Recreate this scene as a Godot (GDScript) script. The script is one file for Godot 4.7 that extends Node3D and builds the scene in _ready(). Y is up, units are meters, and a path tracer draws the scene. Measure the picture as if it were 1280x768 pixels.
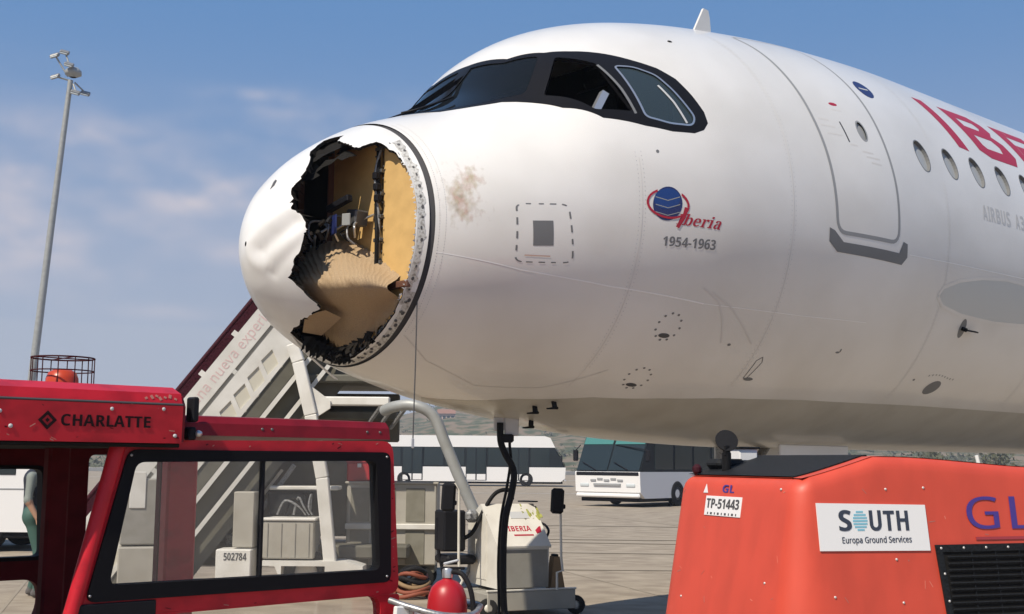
extends Node3D
# An airliner with a broken nose cone on an airport apron, with ground equipment round it.

const SUN_AZIMUTH := 37.0     # degrees to the left of the direction behind the camera
const SUN_HEIGHT := 50.0
var rng := RandomNumberGenerator.new()
var M := {}
var used := {}

# ------------------------------------------------------------------ fuselage shape (stations aft of the nose tip, metres)
const KX := [0.0, .03, .1, .25, .5, .9, 1.4, 1.75, 2.2, 2.7, 3.3, 4.2, 5.5, 7.0, 29.0, 35.0, 41.0, 44.5]
const KT := [-.712, -.502, -.335, -.148, .078, .322, .52, .728, 1.241, 1.513, 1.7, 1.868, 2.008, 2.08, 2.08, 2.06, 1.75, 1.2]
const KB := [-.712, -.9, -1.016, -1.179, -1.358, -1.54, -1.686, -1.767, -1.84, -1.913, -1.991, -2.045, -2.076, -2.07, -2.07, -1.5, -.2, .55]
const KW := [0.0, .146, .279, .497, .761, 1.035, 1.29, 1.426, 1.571, 1.706, 1.826, 1.915, 1.992, 1.98, 1.98, 1.78, .95, .3]
const KC := [-.712, -.695, -.67, -.652, -.616, -.553, -.465, -.406, -.325, -.25, -.175, -.09, -.017, 0.0, 0.0, .25, .75, .88]
const TN := 3600
const TL := 44.5
var tT := PackedFloat32Array()
var tB := PackedFloat32Array()
var tW := PackedFloat32Array()
var tC := PackedFloat32Array()
const HM := 3.8437            # height of the fuselage reference line over the ground

func pchip(ys: Array) -> PackedFloat32Array:
	var n := KX.size()
	var h := []
	var dl := []
	for i in n - 1:
		h.append(KX[i + 1] - KX[i])
		dl.append((ys[i + 1] - ys[i]) / h[i])
	var m := []
	m.resize(n)
	m.fill(0.0)
	for i in range(1, n - 1):
		if dl[i - 1] * dl[i] > 0.0:
			var w1: float = 2.0 * h[i] + h[i - 1]
			var w2: float = h[i] + 2.0 * h[i - 1]
			m[i] = (w1 + w2) / (w1 / dl[i - 1] + w2 / dl[i])
	m[0] = dl[0]
	m[n - 1] = dl[n - 2]
	var out := PackedFloat32Array()
	out.resize(TN + 1)
	var k := 0
	var at1 := 0.0
	for j in TN + 1:
		var q := float(j) / TN
		var x := q * q * TL
		while k < n - 2 and x > KX[k + 1]:
			k += 1
		var t: float = (x - KX[k]) / h[k]
		out[j] = (1.0 + 2.0 * t) * (1.0 - t) * (1.0 - t) * ys[k] + t * (1.0 - t) * (1.0 - t) * h[k] * m[k] + t * t * (3.0 - 2.0 * t) * ys[k + 1] + t * t * (t - 1.0) * h[k] * m[k + 1]
	var j1 := int(sqrt(.1 / TL) * TN)
	var x1 := pow(float(j1) / TN, 2.0) * TL
	at1 = out[j1]
	for j in j1:
		var q := float(j) / TN
		out[j] = ys[0] + (at1 - ys[0]) * pow(q * q * TL / x1, .53)   # a round tip
	return out

func look(t: PackedFloat32Array, x: float) -> float:
	var f := sqrt(clampf(x, 0.0, TL - .001) / TL) * TN
	var i := int(f)
	return lerpf(t[i], t[i + 1], f - i)

var dent_a := Vector2.ZERO
var dent_b := Vector2.ZERO

func hull0(x: float, deg: float) -> Vector3:
	var p := deg_to_rad(deg)
	var c := look(tC, x)
	var co := cos(p)
	var y := c + (look(tT, x) - c) * co if co > 0.0 else c + (c - look(tB, x)) * co
	return Vector3(x, y, look(tW, x) * sin(p))

func hull_raw(x: float, deg: float) -> Vector3:
	var v := hull0(x, deg)
	if x < .6 and v.z > -.2:
		# the shell of the nose cone is pushed in along two creases by the bird
		var q := Vector2(v.z, v.y)
		var s := Geometry2D.get_closest_point_to_segment(q, dent_a, dent_b)
		var d := q.distance_to(s)
		v.x += .024 * exp(-d * d / .0030) - .009 * exp(-(d - .12) * (d - .12) / .0022)
		var s2 := Geometry2D.get_closest_point_to_segment(q, dent_a + Vector2(.05, -.16), dent_b + Vector2(.10, -.10))
		d = q.distance_to(s2)
		v.x += .012 * exp(-d * d / .0016)
	return v

func hull(x: float, deg: float, off := 0.0) -> Vector3:
	var v := hull_raw(x, deg)
	return v + hull_n(x, deg) * off if off != 0.0 else v

func hull_n(x: float, deg: float) -> Vector3:
	x = maxf(x, .002)
	var e := minf(.01, x * .4)
	var a := hull_raw(x + e, deg) - hull_raw(x - e, deg)
	var b := hull_raw(x, deg + .4) - hull_raw(x, deg - .4)
	var n := b.cross(a).normalized()
	var c := Vector3(0, look(tC, x), 0)
	if n.dot(hull_raw(x, deg) - Vector3(x + .5, c.y, 0)) < 0.0:
		n = -n
	return n

const SC := 28.65   # one metre fore and aft counts as this many degrees round the hull

func steps(a: float, b: float, d: float) -> PackedFloat32Array:
	var n := maxi(1, int(ceil((b - a) / d)))
	var out := PackedFloat32Array()
	for i in n + 1:
		out.append(lerpf(a, b, float(i) / n))
	return out

func scaled(poly: PackedVector2Array) -> PackedVector2Array:
	var out := PackedVector2Array()
	for p in poly:
		out.append(Vector2(p.x * SC, p.y))
	return out

func box_of(p: PackedVector2Array) -> Rect2:
	var r := Rect2(p[0], Vector2.ZERO)
	for q in p:
		r = r.expand(q)
	return r

# A sheet that follows the hull: the cells of a grid (xs, ps) cut by an outline and by holes, lifted by off along the normal.
func sheet(st: SurfaceTool, outline: PackedVector2Array, off := .003, holes := [], dx := .07, dp := 1.5, xs := PackedFloat32Array(), ps := PackedFloat32Array(), uv := Rect2()) -> void:
	var whole := outline.is_empty()
	if off > 0.0 and off < .01:
		off = maxf(off * .45, .0009)   # paint and film lie almost flush
	var o := scaled(outline)
	if not whole:
		var r := box_of(outline)
		xs = steps(r.position.x - .001, r.end.x + .001, dx)
		ps = steps(r.position.y - .01, r.end.y + .01, dp)
	var hs := []
	var hb := []
	for h in holes:
		var s := scaled(h)
		hs.append(s)
		hb.append(box_of(s))
	for i in xs.size() - 1:
		for j in ps.size() - 1:
			var r := Rect2(xs[i] * SC, ps[j], (xs[i + 1] - xs[i]) * SC, ps[j + 1] - ps[j])
			var cell := PackedVector2Array([r.position, Vector2(r.end.x, r.position.y), r.end, Vector2(r.position.x, r.end.y)])
			var parts: Array = [cell] if whole else Geometry2D.intersect_polygons(cell, o)
			for k in hs.size():
				if hb[k].intersects(r):
					var next := []
					for p in parts:
						for c in Geometry2D.clip_polygons(p, hs[k]):
							if not Geometry2D.is_polygon_clockwise(c):
								next.append(c)
					parts = next
			for p in parts:
				var tri := Geometry2D.triangulate_polygon(p)
				for t in tri:
					var x: float = p[t].x / SC
					var n := hull_n(x, p[t].y)
					st.set_normal(n)
					if uv.has_area():
						st.set_uv(Vector2((x - uv.position.x) / uv.size.x, (p[t].y - uv.position.y) / uv.size.y))
					st.add_vertex(hull_raw(x, p[t].y) + n * off)

# a wall from the hull surface inwards along an outline (reveals of openings)
func wall(st: SurfaceTool, outline: PackedVector2Array, from: float, to: float, closed := true) -> void:
	var n := outline.size()
	for i in (n if closed else n - 1):
		var a := outline[i]
		var b := outline[(i + 1) % n]
		quad(st, hull(a.x, a.y, from), hull(b.x, b.y, from), hull(b.x, b.y, to), hull(a.x, a.y, to))

func stroke(pts: PackedVector2Array, w: float, closed := false) -> PackedVector2Array:
	# outline (x, degrees) of a line of width w metres laid on the hull
	var s := scaled(pts)
	if closed:
		s.append(s[0])
	var out := PackedVector2Array()
	var l := PackedVector2Array()
	var r := PackedVector2Array()
	for i in s.size():
		var d := (s[mini(i + 1, s.size() - 1)] - s[maxi(i - 1, 0)]).normalized().orthogonal() * w * SC * .5
		l.append(s[i] + d)
		r.append(s[i] - d)
	r.reverse()
	for p in l + r:
		out.append(Vector2(p.x / SC, p.y))
	return out

func oval(c: Vector2, rx: float, ry: float, n := 28, turn := 0.0) -> PackedVector2Array:
	# rx, ry in metres; c is (x, degrees)
	var out := PackedVector2Array()
	var per := metres_per_degree(c)
	for i in n:
		var v := Vector2(cos(TAU * i / n) * rx, sin(TAU * i / n) * ry).rotated(turn)
		out.append(c + Vector2(v.x, v.y / per))
	return out

func metres_per_degree(c: Vector2) -> float:
	return hull0(c.x, c.y + .5).distance_to(hull0(c.x, c.y - .5))

func rounded(pts: Array, r: float, n := 5) -> PackedVector2Array:
	# rounds the corners of a polygon
	var out := PackedVector2Array()
	for i in pts.size():
		var p: Vector2 = pts[i]
		var a: Vector2 = pts[(i - 1 + pts.size()) % pts.size()]
		var b: Vector2 = pts[(i + 1) % pts.size()]
		var ra := minf(r, p.distance_to(a) * .45)
		var rb := minf(r, p.distance_to(b) * .45)
		var s := p + (a - p).normalized() * ra
		var e := p + (b - p).normalized() * rb
		for k in n + 1:
			var t := float(k) / n
			out.append(s.lerp(p, t).lerp(p.lerp(e, t), t))
	return out

func rounded_hull(pts: Array, r: float, n := 5) -> PackedVector2Array:
	var s := []
	for p in pts:
		s.append(Vector2(p.x * SC, p.y))
	var out := PackedVector2Array()
	for p in rounded(s, r * SC, n):
		out.append(Vector2(p.x / SC, p.y))
	return out

# ------------------------------------------------------------------ mesh helpers
func new_st() -> SurfaceTool:
	var st := SurfaceTool.new()
	st.begin(Mesh.PRIMITIVE_TRIANGLES)
	return st

func flat_tri(st: SurfaceTool, a: Vector3, b: Vector3, c: Vector3) -> void:
	var n := (c - a).cross(b - a).normalized()
	for v in [a, b, c]:
		st.set_normal(n)
		st.add_vertex(v)

func quad(st: SurfaceTool, a: Vector3, b: Vector3, c: Vector3, d: Vector3) -> void:
	flat_tri(st, a, b, c)
	flat_tri(st, a, c, d)

func box(st: SurfaceTool, c: Vector3, s: Vector3, bev := .0, b := Basis()) -> void:
	# chamfered box with its centre at c
	var h := s * .5
	bev = minf(bev, minf(h.x, minf(h.y, h.z)) * .9)
	var f := func(axis: int, sg: Vector3) -> Vector3:
		var v := Vector3(sg.x * (h.x - bev), sg.y * (h.y - bev), sg.z * (h.z - bev))
		v[axis] = sg[axis] * h[axis]
		return c + b * v
	for axis in 3:
		var u := (axis + 1) % 3
		var w := (axis + 2) % 3
		for s0 in [-1.0, 1.0]:
			var q := []
			for k in [[-1.0, -1.0], [1.0, -1.0], [1.0, 1.0], [-1.0, 1.0]]:
				var sg := Vector3()
				sg[axis] = s0
				sg[u] = k[0] * s0
				sg[w] = k[1]
				q.append(f.call(axis, sg))
			quad(st, q[0], q[3], q[2], q[1])
		if bev > 0.0:
			for s1 in [-1.0, 1.0]:
				for s2 in [-1.0, 1.0]:
					var lo := Vector3()
					lo[axis] = -1.0
					lo[u] = s1
					lo[w] = s2
					var hi := lo
					hi[axis] = 1.0
					var q := [f.call(u, lo), f.call(u, hi), f.call(w, hi), f.call(w, lo)]
					if s1 * s2 < 0.0:
						q.reverse()
					quad(st, q[0], q[1], q[2], q[3])
	if bev > 0.0:
		for k in 8:
			var sg := Vector3(1.0 if k & 1 else -1.0, 1.0 if k & 2 else -1.0, 1.0 if k & 4 else -1.0)
			if sg.x * sg.y * sg.z > 0.0:
				flat_tri(st, f.call(0, sg), f.call(2, sg), f.call(1, sg))
			else:
				flat_tri(st, f.call(0, sg), f.call(1, sg), f.call(2, sg))

func bar(st: SurfaceTool, a: Vector3, b: Vector3, w: float, d: float, bev := .0, up := Vector3.UP) -> void:
	# a box section from a to b
	var z := (b - a).normalized()
	if absf(z.dot(up)) > .98:
		up = Vector3.RIGHT
	var x := up.cross(z).normalized()
	box(st, (a + b) * .5, Vector3(w, d, a.distance_to(b)), bev, Basis(x, z.cross(x), z))

func tube(st: SurfaceTool, pts: Array, r: float, n := 8, caps := true, taper := 1.0) -> void:
	var side := Vector3.UP
	var rings := []
	var dirs := []
	for i in pts.size():
		var d: Vector3 = (pts[mini(i + 1, pts.size() - 1)] - pts[maxi(i - 1, 0)]).normalized()
		if i == 0 and absf(d.dot(side)) > .9:
			side = Vector3.RIGHT
		side = (side - d * side.dot(d)).normalized()
		var o := d.cross(side)
		var ring := []
		var rr := r * lerpf(1.0, taper, float(i) / maxi(1, pts.size() - 1))
		for k in n:
			var v := side * cos(TAU * k / n) + o * sin(TAU * k / n)
			ring.append([pts[i] + v * rr, v])
		rings.append(ring)
		dirs.append(d)
	for i in pts.size() - 1:
		for k in n:
			var q := [rings[i][k], rings[i][(k + 1) % n], rings[i + 1][(k + 1) % n], rings[i + 1][k]]
			for t in [0, 2, 1, 0, 3, 2]:
				st.set_normal(q[t][1])
				st.add_vertex(q[t][0])
	if caps:
		for e in [0, pts.size() - 1]:
			for k in n:
				flat_tri(st, pts[e], rings[e][k][0], rings[e][(k + 1) % n][0])

func curve(ctrl: Array, n := 6) -> Array:
	# Catmull-Rom through the points
	var out := []
	for i in ctrl.size() - 1:
		var p0: Vector3 = ctrl[maxi(i - 1, 0)]
		var p1: Vector3 = ctrl[i]
		var p2: Vector3 = ctrl[i + 1]
		var p3: Vector3 = ctrl[mini(i + 2, ctrl.size() - 1)]
		for k in n:
			out.append(p1.cubic_interpolate(p2, p0, p3, float(k) / n))
	out.append(ctrl[-1])
	return out

func lathe(st: SurfaceTool, prof: Array, n := 24, xf := Transform3D(), smooth := true) -> void:
	# prof: Vector2(radius, height) turned about y
	var nr := []
	for i in prof.size():
		var d: Vector2 = (prof[mini(i + 1, prof.size() - 1)] - prof[maxi(i - 1, 0)])
		nr.append(Vector2(d.y, -d.x).normalized())
	for i in prof.size() - 1:
		for k in n:
			var q := []
			for c in [[i, k], [i, k + 1], [i + 1, k + 1], [i + 1, k]]:
				var a: float = TAU * c[1] / n
				var p: Vector2 = prof[c[0]]
				var m: Vector2 = nr[c[0]]
				q.append([xf * Vector3(p.x * cos(a), p.y, p.x * sin(a)), (xf.basis * Vector3(m.x * cos(a), m.y, m.x * sin(a))).normalized()])
			if smooth:
				for t in [0, 1, 2, 0, 2, 3]:
					st.set_normal(q[t][1])
					st.add_vertex(q[t][0])
			else:
				quad(st, q[0][0], q[1][0], q[2][0], q[3][0])

func prism(st: SurfaceTool, poly: PackedVector2Array, z0: float, z1: float, xf := Transform3D()) -> void:
	var tri := Geometry2D.triangulate_polygon(poly)
	for k in range(0, tri.size(), 3):
		for z in [z0, z1]:
			flat_tri(st, xf * v3(poly[tri[k]], z), xf * v3(poly[tri[k + 1]], z), xf * v3(poly[tri[k + 2]], z))
	for i in poly.size():
		var a := poly[i]
		var b := poly[(i + 1) % poly.size()]
		quad(st, xf * v3(a, z0), xf * v3(b, z0), xf * v3(b, z1), xf * v3(a, z1))

func v3(p: Vector2, z := 0.0) -> Vector3:
	return Vector3(p.x, p.y, z)

func frame(st: SurfaceTool, outer: PackedVector2Array, inner: PackedVector2Array, z0: float, z1: float, xf := Transform3D(), bev := .0) -> void:
	# a ring between two outlines with the same number of points
	var n := outer.size()
	for i in n:
		var j := (i + 1) % n
		for z in [z0, z1]:
			quad(st, xf * v3(outer[i], z), xf * v3(outer[j], z), xf * v3(inner[j], z), xf * v3(inner[i], z))
		quad(st, xf * v3(outer[i], z0), xf * v3(outer[j], z0), xf * v3(outer[j], z1), xf * v3(outer[i], z1))
		quad(st, xf * v3(inner[i], z0), xf * v3(inner[j], z0), xf * v3(inner[j], z1), xf * v3(inner[i], z1))

func shape_with_hole(st: SurfaceTool, outer: PackedVector2Array, holes: Array, z0: float, z1: float, xf := Transform3D()) -> void:
	# a plate with holes, cut into a few vertical strips so that no piece closes round a hole
	var r := box_of(outer)
	var cuts := [r.position.x - .01, r.end.x + .01]
	for h in holes:
		cuts.append(box_of(h).get_center().x)
	cuts.sort()
	for i in cuts.size() - 1:
		var strip := PackedVector2Array([Vector2(cuts[i], r.position.y - 1), Vector2(cuts[i + 1], r.position.y - 1), Vector2(cuts[i + 1], r.end.y + 1), Vector2(cuts[i], r.end.y + 1)])
		var parts: Array = Geometry2D.intersect_polygons(strip, outer)
		for h in holes:
			var next := []
			for p in parts:
				next.append_array(Geometry2D.clip_polygons(p, h))
			parts = next
		for p in parts:
			var tri := Geometry2D.triangulate_polygon(p)
			for k in range(0, tri.size(), 3):
				for z in [z0, z1]:
					flat_tri(st, xf * v3(p[tri[k]], z), xf * v3(p[tri[k + 1]], z), xf * v3(p[tri[k + 2]], z))
	for ring in [outer] + holes:
		for i in ring.size():
			var a: Vector2 = ring[i]
			var b: Vector2 = ring[(i + 1) % ring.size()]
			quad(st, xf * v3(a, z0), xf * v3(b, z0), xf * v3(b, z1), xf * v3(a, z1))

func P(a: Array) -> PackedVector2Array:
	var out := PackedVector2Array()
	for k in range(0, a.size(), 2):
		out.append(Vector2(a[k], a[k + 1]))
	return out

func numbered(n: String) -> String:
	used[n] = used.get(n, -1) + 1
	return n if used[n] == 0 else "%s_%03d" % [n, used[n]]

func thing(called: String, label: String, category: String, at := Vector3.ZERO, turn := 0.0, group := "") -> Node3D:
	var o := Node3D.new()
	o.name = numbered(called)
	o.position = at
	o.rotation.y = turn
	tag(o, label, category, group)
	add_child(o)
	return o

func tag(o: Node3D, label: String, category: String, group := "") -> void:
	o.set_meta("label", label)
	o.set_meta("category", category)
	if group != "":
		o.set_meta("group", group)

func part(called: String, st: SurfaceTool, mat: Material, parent: Node, label := "") -> MeshInstance3D:
	var o := MeshInstance3D.new()
	o.mesh = st.commit()
	o.material_override = mat
	o.name = called
	if label != "":
		o.set_meta("label", label)
	parent.add_child(o, true)
	return o

func bx(called: String, c: Vector3, s: Vector3, bev: float, mat: Material, parent: Node, b := Basis()) -> MeshInstance3D:
	var st := new_st()
	box(st, c, s, bev, b)
	return part(called, st, mat, parent)

func pipe(called: String, pts: Array, r: float, mat: Material, parent: Node, n := 8) -> MeshInstance3D:
	var st := new_st()
	tube(st, pts, r, n)
	return part(called, st, mat, parent)

func setting(called: String, st: SurfaceTool, mat: Material) -> MeshInstance3D:
	var o := part(called, st, mat, self)
	o.set_meta("kind", "structure")
	return o

# ------------------------------------------------------------------ lettering
var fonts := {}

func font(kind: String, bold: bool, italic := false) -> Font:
	var key := kind + str(bold) + str(italic)
	if not fonts.has(key):
		var f := SystemFont.new()
		f.font_names = PackedStringArray([kind])
		f.font_weight = 700 if bold else 400
		f.font_italic = italic
		fonts[key] = f
	return fonts[key]

func letters(text: String, cap: float, kind := "Droid Sans", bold := true, depth := .002) -> TextMesh:
	var t := TextMesh.new()
	t.text = text
	t.font = font(kind, bold)
	t.font_size = 64
	t.pixel_size = cap / 64.0 / .714
	t.depth = depth
	t.curve_step = 1.0
	return t

func lettering(called: String, text: String, cap: float, mat: Material, xf: Transform3D, parent: Node, width := 0.0, kind := "Droid Sans", bold := true) -> MeshInstance3D:
	var t := letters(text, cap, kind, bold)
	var o := MeshInstance3D.new()
	o.mesh = t
	o.material_override = mat
	if width > 0.0:
		var w := t.get_aabb().size.x
		xf.basis.x *= width / w
	o.transform = xf
	o.name = called
	parent.add_child(o, true)
	return o

func split_tri(out: Array, a: Vector2, b: Vector2, c: Vector2, most: float) -> void:
	var l := [a.distance_to(b), b.distance_to(c), c.distance_to(a)]
	var big: float = l.max()
	if big < most:
		out.append([a, b, c])
	elif l[0] == big:
		var m := (a + b) * .5
		split_tri(out, a, m, c, most)
		split_tri(out, m, b, c, most)
	elif l[1] == big:
		var m := (b + c) * .5
		split_tri(out, a, b, m, most)
		split_tri(out, a, m, c, most)
	else:
		var m := (c + a) * .5
		split_tri(out, a, b, m, most)
		split_tri(out, m, b, c, most)

# lettering laid on the hull: centre of the word at c (x, degrees), width and height in metres, slant shears it, tilt in degrees per metre
func hull_lettering(called: String, text: String, c: Vector2, width: float, cap: float, mat: Material, parent: Node, slant := 0.0, tilt := 0.0, kind := "Droid Sans", bold := true, off := .004) -> MeshInstance3D:
	var t := letters(text, cap, kind, bold, 0.0)
	var arr := t.get_mesh_arrays()
	var box3 := t.get_aabb()
	var vs: PackedVector3Array = arr[Mesh.ARRAY_VERTEX]
	var ix = arr[Mesh.ARRAY_INDEX]
	var per := metres_per_degree(c)
	var k := width / box3.size.x
	var mid := box3.get_center()
	var st := new_st()
	var n: int = ix.size() if ix != null and ix.size() > 0 else vs.size()
	for i in range(0, n, 3):
		var q := []
		for j in 3:
			var v: Vector3 = vs[ix[i + j]] if ix != null and ix.size() > 0 else vs[i + j]
			q.append(Vector2((v.x - mid.x) * k + (v.y - mid.y) * slant, v.y - mid.y))
		var tris := []
		split_tri(tris, q[0], q[1], q[2], .07)
		for tr in tris:
			for p in tr:
				var x: float = c.x + p.x
				var d: float = c.y - p.y / per + p.x * tilt
				var nn := hull_n(x, d)
				st.set_normal(nn)
				st.add_vertex(hull_raw(x, d) + nn * off * .45)
	return part(called, st, mat, parent)

# ------------------------------------------------------------------ materials
func noise_tex(freq: float, lo: Color, hi: Color, seed_no: int, oct := 4, kind := FastNoiseLite.TYPE_SIMPLEX_SMOOTH, normal := false, size := 512, contrast := [0.0, 1.0]) -> NoiseTexture2D:
	var n := FastNoiseLite.new()
	n.noise_type = kind
	n.seed = seed_no
	n.frequency = freq
	n.fractal_octaves = oct
	var t := NoiseTexture2D.new()
	t.width = size
	t.height = size
	t.seamless = true
	t.noise = n
	t.as_normal_map = normal
	if not normal:
		var g := Gradient.new()
		g.set_color(0, lo)
		g.set_color(1, hi)
		g.set_offset(0, contrast[0])
		g.set_offset(1, contrast[1])
		t.color_ramp = g
	return t

var grime: Texture2D
var specks: Texture2D
var rough_tex: Texture2D
var scratch: Texture2D
var scratch2: Texture2D

func mat(called: String, lin: Color, rough := .6, metal := 0.0, tex: Texture2D = null, scale := .6) -> StandardMaterial3D:
	var m := StandardMaterial3D.new()
	m.resource_name = called
	m.albedo_color = lin.linear_to_srgb()
	m.roughness = rough
	m.metallic = metal
	if tex != null:
		m.albedo_texture = tex
		m.uv1_triplanar = true
		m.uv1_world_triplanar = true
		m.uv1_scale = Vector3.ONE * scale
	if lin.get_luminance() < .03:
		m.metallic_specular = .22
	M[called] = m
	return m

func glass(called: String, lin: Color, alpha: float) -> StandardMaterial3D:
	var m := mat(called, lin, .03)
	m.transparency = BaseMaterial3D.TRANSPARENCY_ALPHA
	var c := m.albedo_color
	c.a = alpha
	m.albedo_color = c
	return m

func coat(m: StandardMaterial3D, amount := 1.0, r := .08) -> void:
	m.clearcoat_enabled = true
	m.clearcoat = amount
	m.clearcoat_roughness = r

func make_materials() -> void:
	grime = noise_tex(.012, Color(.93, .925, .915), Color(1, 1, 1), 3, 5, FastNoiseLite.TYPE_SIMPLEX_SMOOTH, false, 512, [.2, .65])
	specks = noise_tex(.06, Color(.72, .70, .68), Color(1, 1, 1), 8, 3, FastNoiseLite.TYPE_SIMPLEX_SMOOTH, false, 512, [.25, .5])
	scratch = noise_tex(.03, Color(.88, .86, .85), Color(1, 1, 1), 21, 5, FastNoiseLite.TYPE_PERLIN, false, 512, [.28, .52])
	scratch2 = noise_tex(.02, Color(.84, .84, .85), Color(1, 1, 1), 23, 6, FastNoiseLite.TYPE_PERLIN, false, 512, [.26, .50])
	coat(mat("white_paint", Color(.80, .79, .765), .38, 0, grime, .12), .6, .12)
	M.white_paint.normal_enabled = true
	M.white_paint.normal_texture = noise_tex(.008, Color.BLACK, Color.WHITE, 61, 2, FastNoiseLite.TYPE_SIMPLEX_SMOOTH, true)
	M.white_paint.normal_scale = .035
	coat(mat("radome_paint", Color(.80, .80, .79), .42, 0, grime, .3), .4, .2)
	mat("black_mask", Color(.012, .012, .014), .32)
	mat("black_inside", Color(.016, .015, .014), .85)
	mat("torn_fibre", Color(.022, .019, .016), .95, 0, specks, 6.0)
	mat("seal_dark", Color(.05, .05, .055), .7)
	mat("line_grey", Color(.30, .31, .32), .6)
	mat("line_pale", Color(.52, .53, .54), .5)
	mat("line_white", Color(.93, .93, .92), .4)
	mat("line_dark", Color(.07, .07, .075), .6)
	mat("decal_grey", Color(.17, .175, .18), .5)
	mat("decal_faint", Color(.66, .645, .62), .5)
	mat("decal_red", Color(.42, .012, .035), .4)
	mat("decal_blue", Color(.012, .05, .22), .4)
	mat("decal_navy", Color(.02, .03, .13), .4)
	mat("decal_dark", Color(.06, .06, .065), .5)
	coat(mat("belly_grey", Color(.52, .50, .44), .4, 0, grime, .3), .5, .15)
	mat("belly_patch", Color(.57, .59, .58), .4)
	mat("stain_tan", Color(.66, .60, .50), .7)
	mat("stain_red", Color(.60, .40, .33), .7)
	mat("stain_ochre", Color(.56, .47, .33), .7)
	mat("bulkhead_tan", Color(.66, .43, .165), .65, 0, grime, .9)
	mat("bulkhead_edge", Color(.12, .05, .03), .6)
	mat("bulkhead_back", Color(.20, .14, .06), .8, 0, specks, .9)
	mat("honeycomb", Color(.43, .31, .185), .85, 0, specks, 5.0)
	mat("rim_metal", Color(.58, .58, .56), .45, .25, specks, 1.2)
	mat("bolt_metal", Color(.12, .12, .12), .5, .6)
	mat("steel", Color(.42, .43, .44), .4, .7, specks, 1.0)
	mat("grey_metal", Color(.30, .31, .32), .5, .3, specks, 1.0)
	mat("aluminium", Color(.62, .63, .64), .35, .8)
	mat("rubber", Color(.018, .018, .02), .6)
	mat("tyre", Color(.025, .025, .026), .85)
	mat("black_plastic", Color(.014, .014, .017), .45)
	mat("cable_black", Color(.012, .012, .013), .5)
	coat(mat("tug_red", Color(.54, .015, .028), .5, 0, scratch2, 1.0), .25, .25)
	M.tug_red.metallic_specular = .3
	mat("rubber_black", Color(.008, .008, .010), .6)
	coat(mat("tug_red_dark", Color(.20, .007, .014), .5, 0, scratch2, 1.0), .15, .3)  # darker copy of the red; on the rear roof it stands for cast shade
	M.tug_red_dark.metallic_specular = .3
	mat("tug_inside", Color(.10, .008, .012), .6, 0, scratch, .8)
	mat("tug_letter", Color(.02, .008, .01), .6)
	coat(mat("gpu_red", Color(.64, .072, .036), .58, 0, grime, .6), .22, .38)
	M.gpu_red.uv1_scale = Vector3(.9, .3, .9)
	mat("gpu_bolt", Color(.62, .60, .58), .4, .4)
	mat("gpu_black", Color(.018, .02, .023), .55, 0, specks, 2.0)
	mat("sign_white", Color(.80, .80, .80), .4)
	mat("sign_ink", Color(.035, .045, .07), .5)
	mat("sign_sky", Color(.22, .50, .62), .5)
	mat("gl_blue", Color(.06, .035, .24), .5)
	mat("gl_shade", Color(.34, .04, .05), .5)
	coat(mat("cart_white", Color(.72, .70, .64), .45, 0, grime, .5), .3, .3)
	mat("cart_grey", Color(.30, .29, .26), .6, 0, grime, .6)
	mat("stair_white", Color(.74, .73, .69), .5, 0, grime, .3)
	mat("stair_maroon", Color(.055, .012, .020), .6, 0, specks, 1.0)
	mat("stair_letter", Color(.67, .50, .49), .5)
	mat("beige_panel", Color(.40, .38, .33), .6, 0, grime, .3)
	mat("inset_olive", Color(.22, .21, .17), .7, 0, grime, .6)
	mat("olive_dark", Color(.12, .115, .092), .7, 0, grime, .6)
	coat(mat("bus_white", Color(.80, .80, .80), .35), .5, .15)
	mat("bus_glass", Color(.022, .032, .036), .10)
	mat("bus_visor", Color(.06, .20, .19), .3)
	mat("bus_shut", Color(.02, .025, .03), .3)
	mat("beacon_orange", Color(.48, .055, .018), .35)
	mat("ext_red", Color(.40, .012, .02), .4)
	mat("hivis", Color(.30, .31, .07), .7)
	mat("hose_orange", Color(.24, .065, .035), .7)
	mat("cardboard", Color(.26, .17, .09), .8)
	mat("paper_white", Color(.78, .78, .76), .7)
	mat("lamp_grey", Color(.36, .375, .375), .5, .2, grime, .5)
	mat("worn_paint", Color(.42, .16, .13), .7)
	mat("gpu_chip", Color(.66, .20, .14), .7)
	mat("stair_beige", Color(.58, .555, .47), .7)
	mat("guard", Color(.05, .018, .02), .6)
	mat("lens", Color(.55, .60, .62), .15)
	mat("blind", Color(.40, .43, .46), .4)
	mat("skin", Color(.42, .24, .16), .6)
	mat("hair_brown", Color(.03, .018, .012), .7)
	mat("shrub", Color(.085, .09, .05), .9)
	mat("bark", Color(.10, .075, .05), .9)
	mat("far_wall", Color(.55, .42, .36), .8)
	mat("far_roof", Color(.30, .15, .10), .8)
	glass("tug_glass", Color(.32, .33, .32), .08)
	glass("cockpit_glass", Color(.010, .013, .017), .95)
	M.cockpit_glass.metallic_specular = .2
	glass("van_glass", Color(.02, .03, .04), .75)
	glass("side_pane", Color(.045, .065, .075), .72)
	var g := mat("apron", Color(.375, .315, .238), .92)
	g.albedo_texture = noise_tex(.02, Color(.91, .905, .90), Color(1, 1, 1), 31, 5, FastNoiseLite.TYPE_SIMPLEX_SMOOTH, false, 1024, [.25, .7])
	g.uv1_triplanar = true
	g.uv1_world_triplanar = true
	g.uv1_scale = Vector3(.06, .06, .085)
	g.detail_enabled = true
	g.detail_blend_mode = BaseMaterial3D.BLEND_MODE_MUL
	g.detail_albedo = noise_tex(.05, Color(.93, .925, .92), Color(1, 1, 1), 77, 4, FastNoiseLite.TYPE_SIMPLEX_SMOOTH, false, 512, [.3, .6])
	g.detail_mask = null
	mat("joint", Color(.315, .265, .20), .9)
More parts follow.
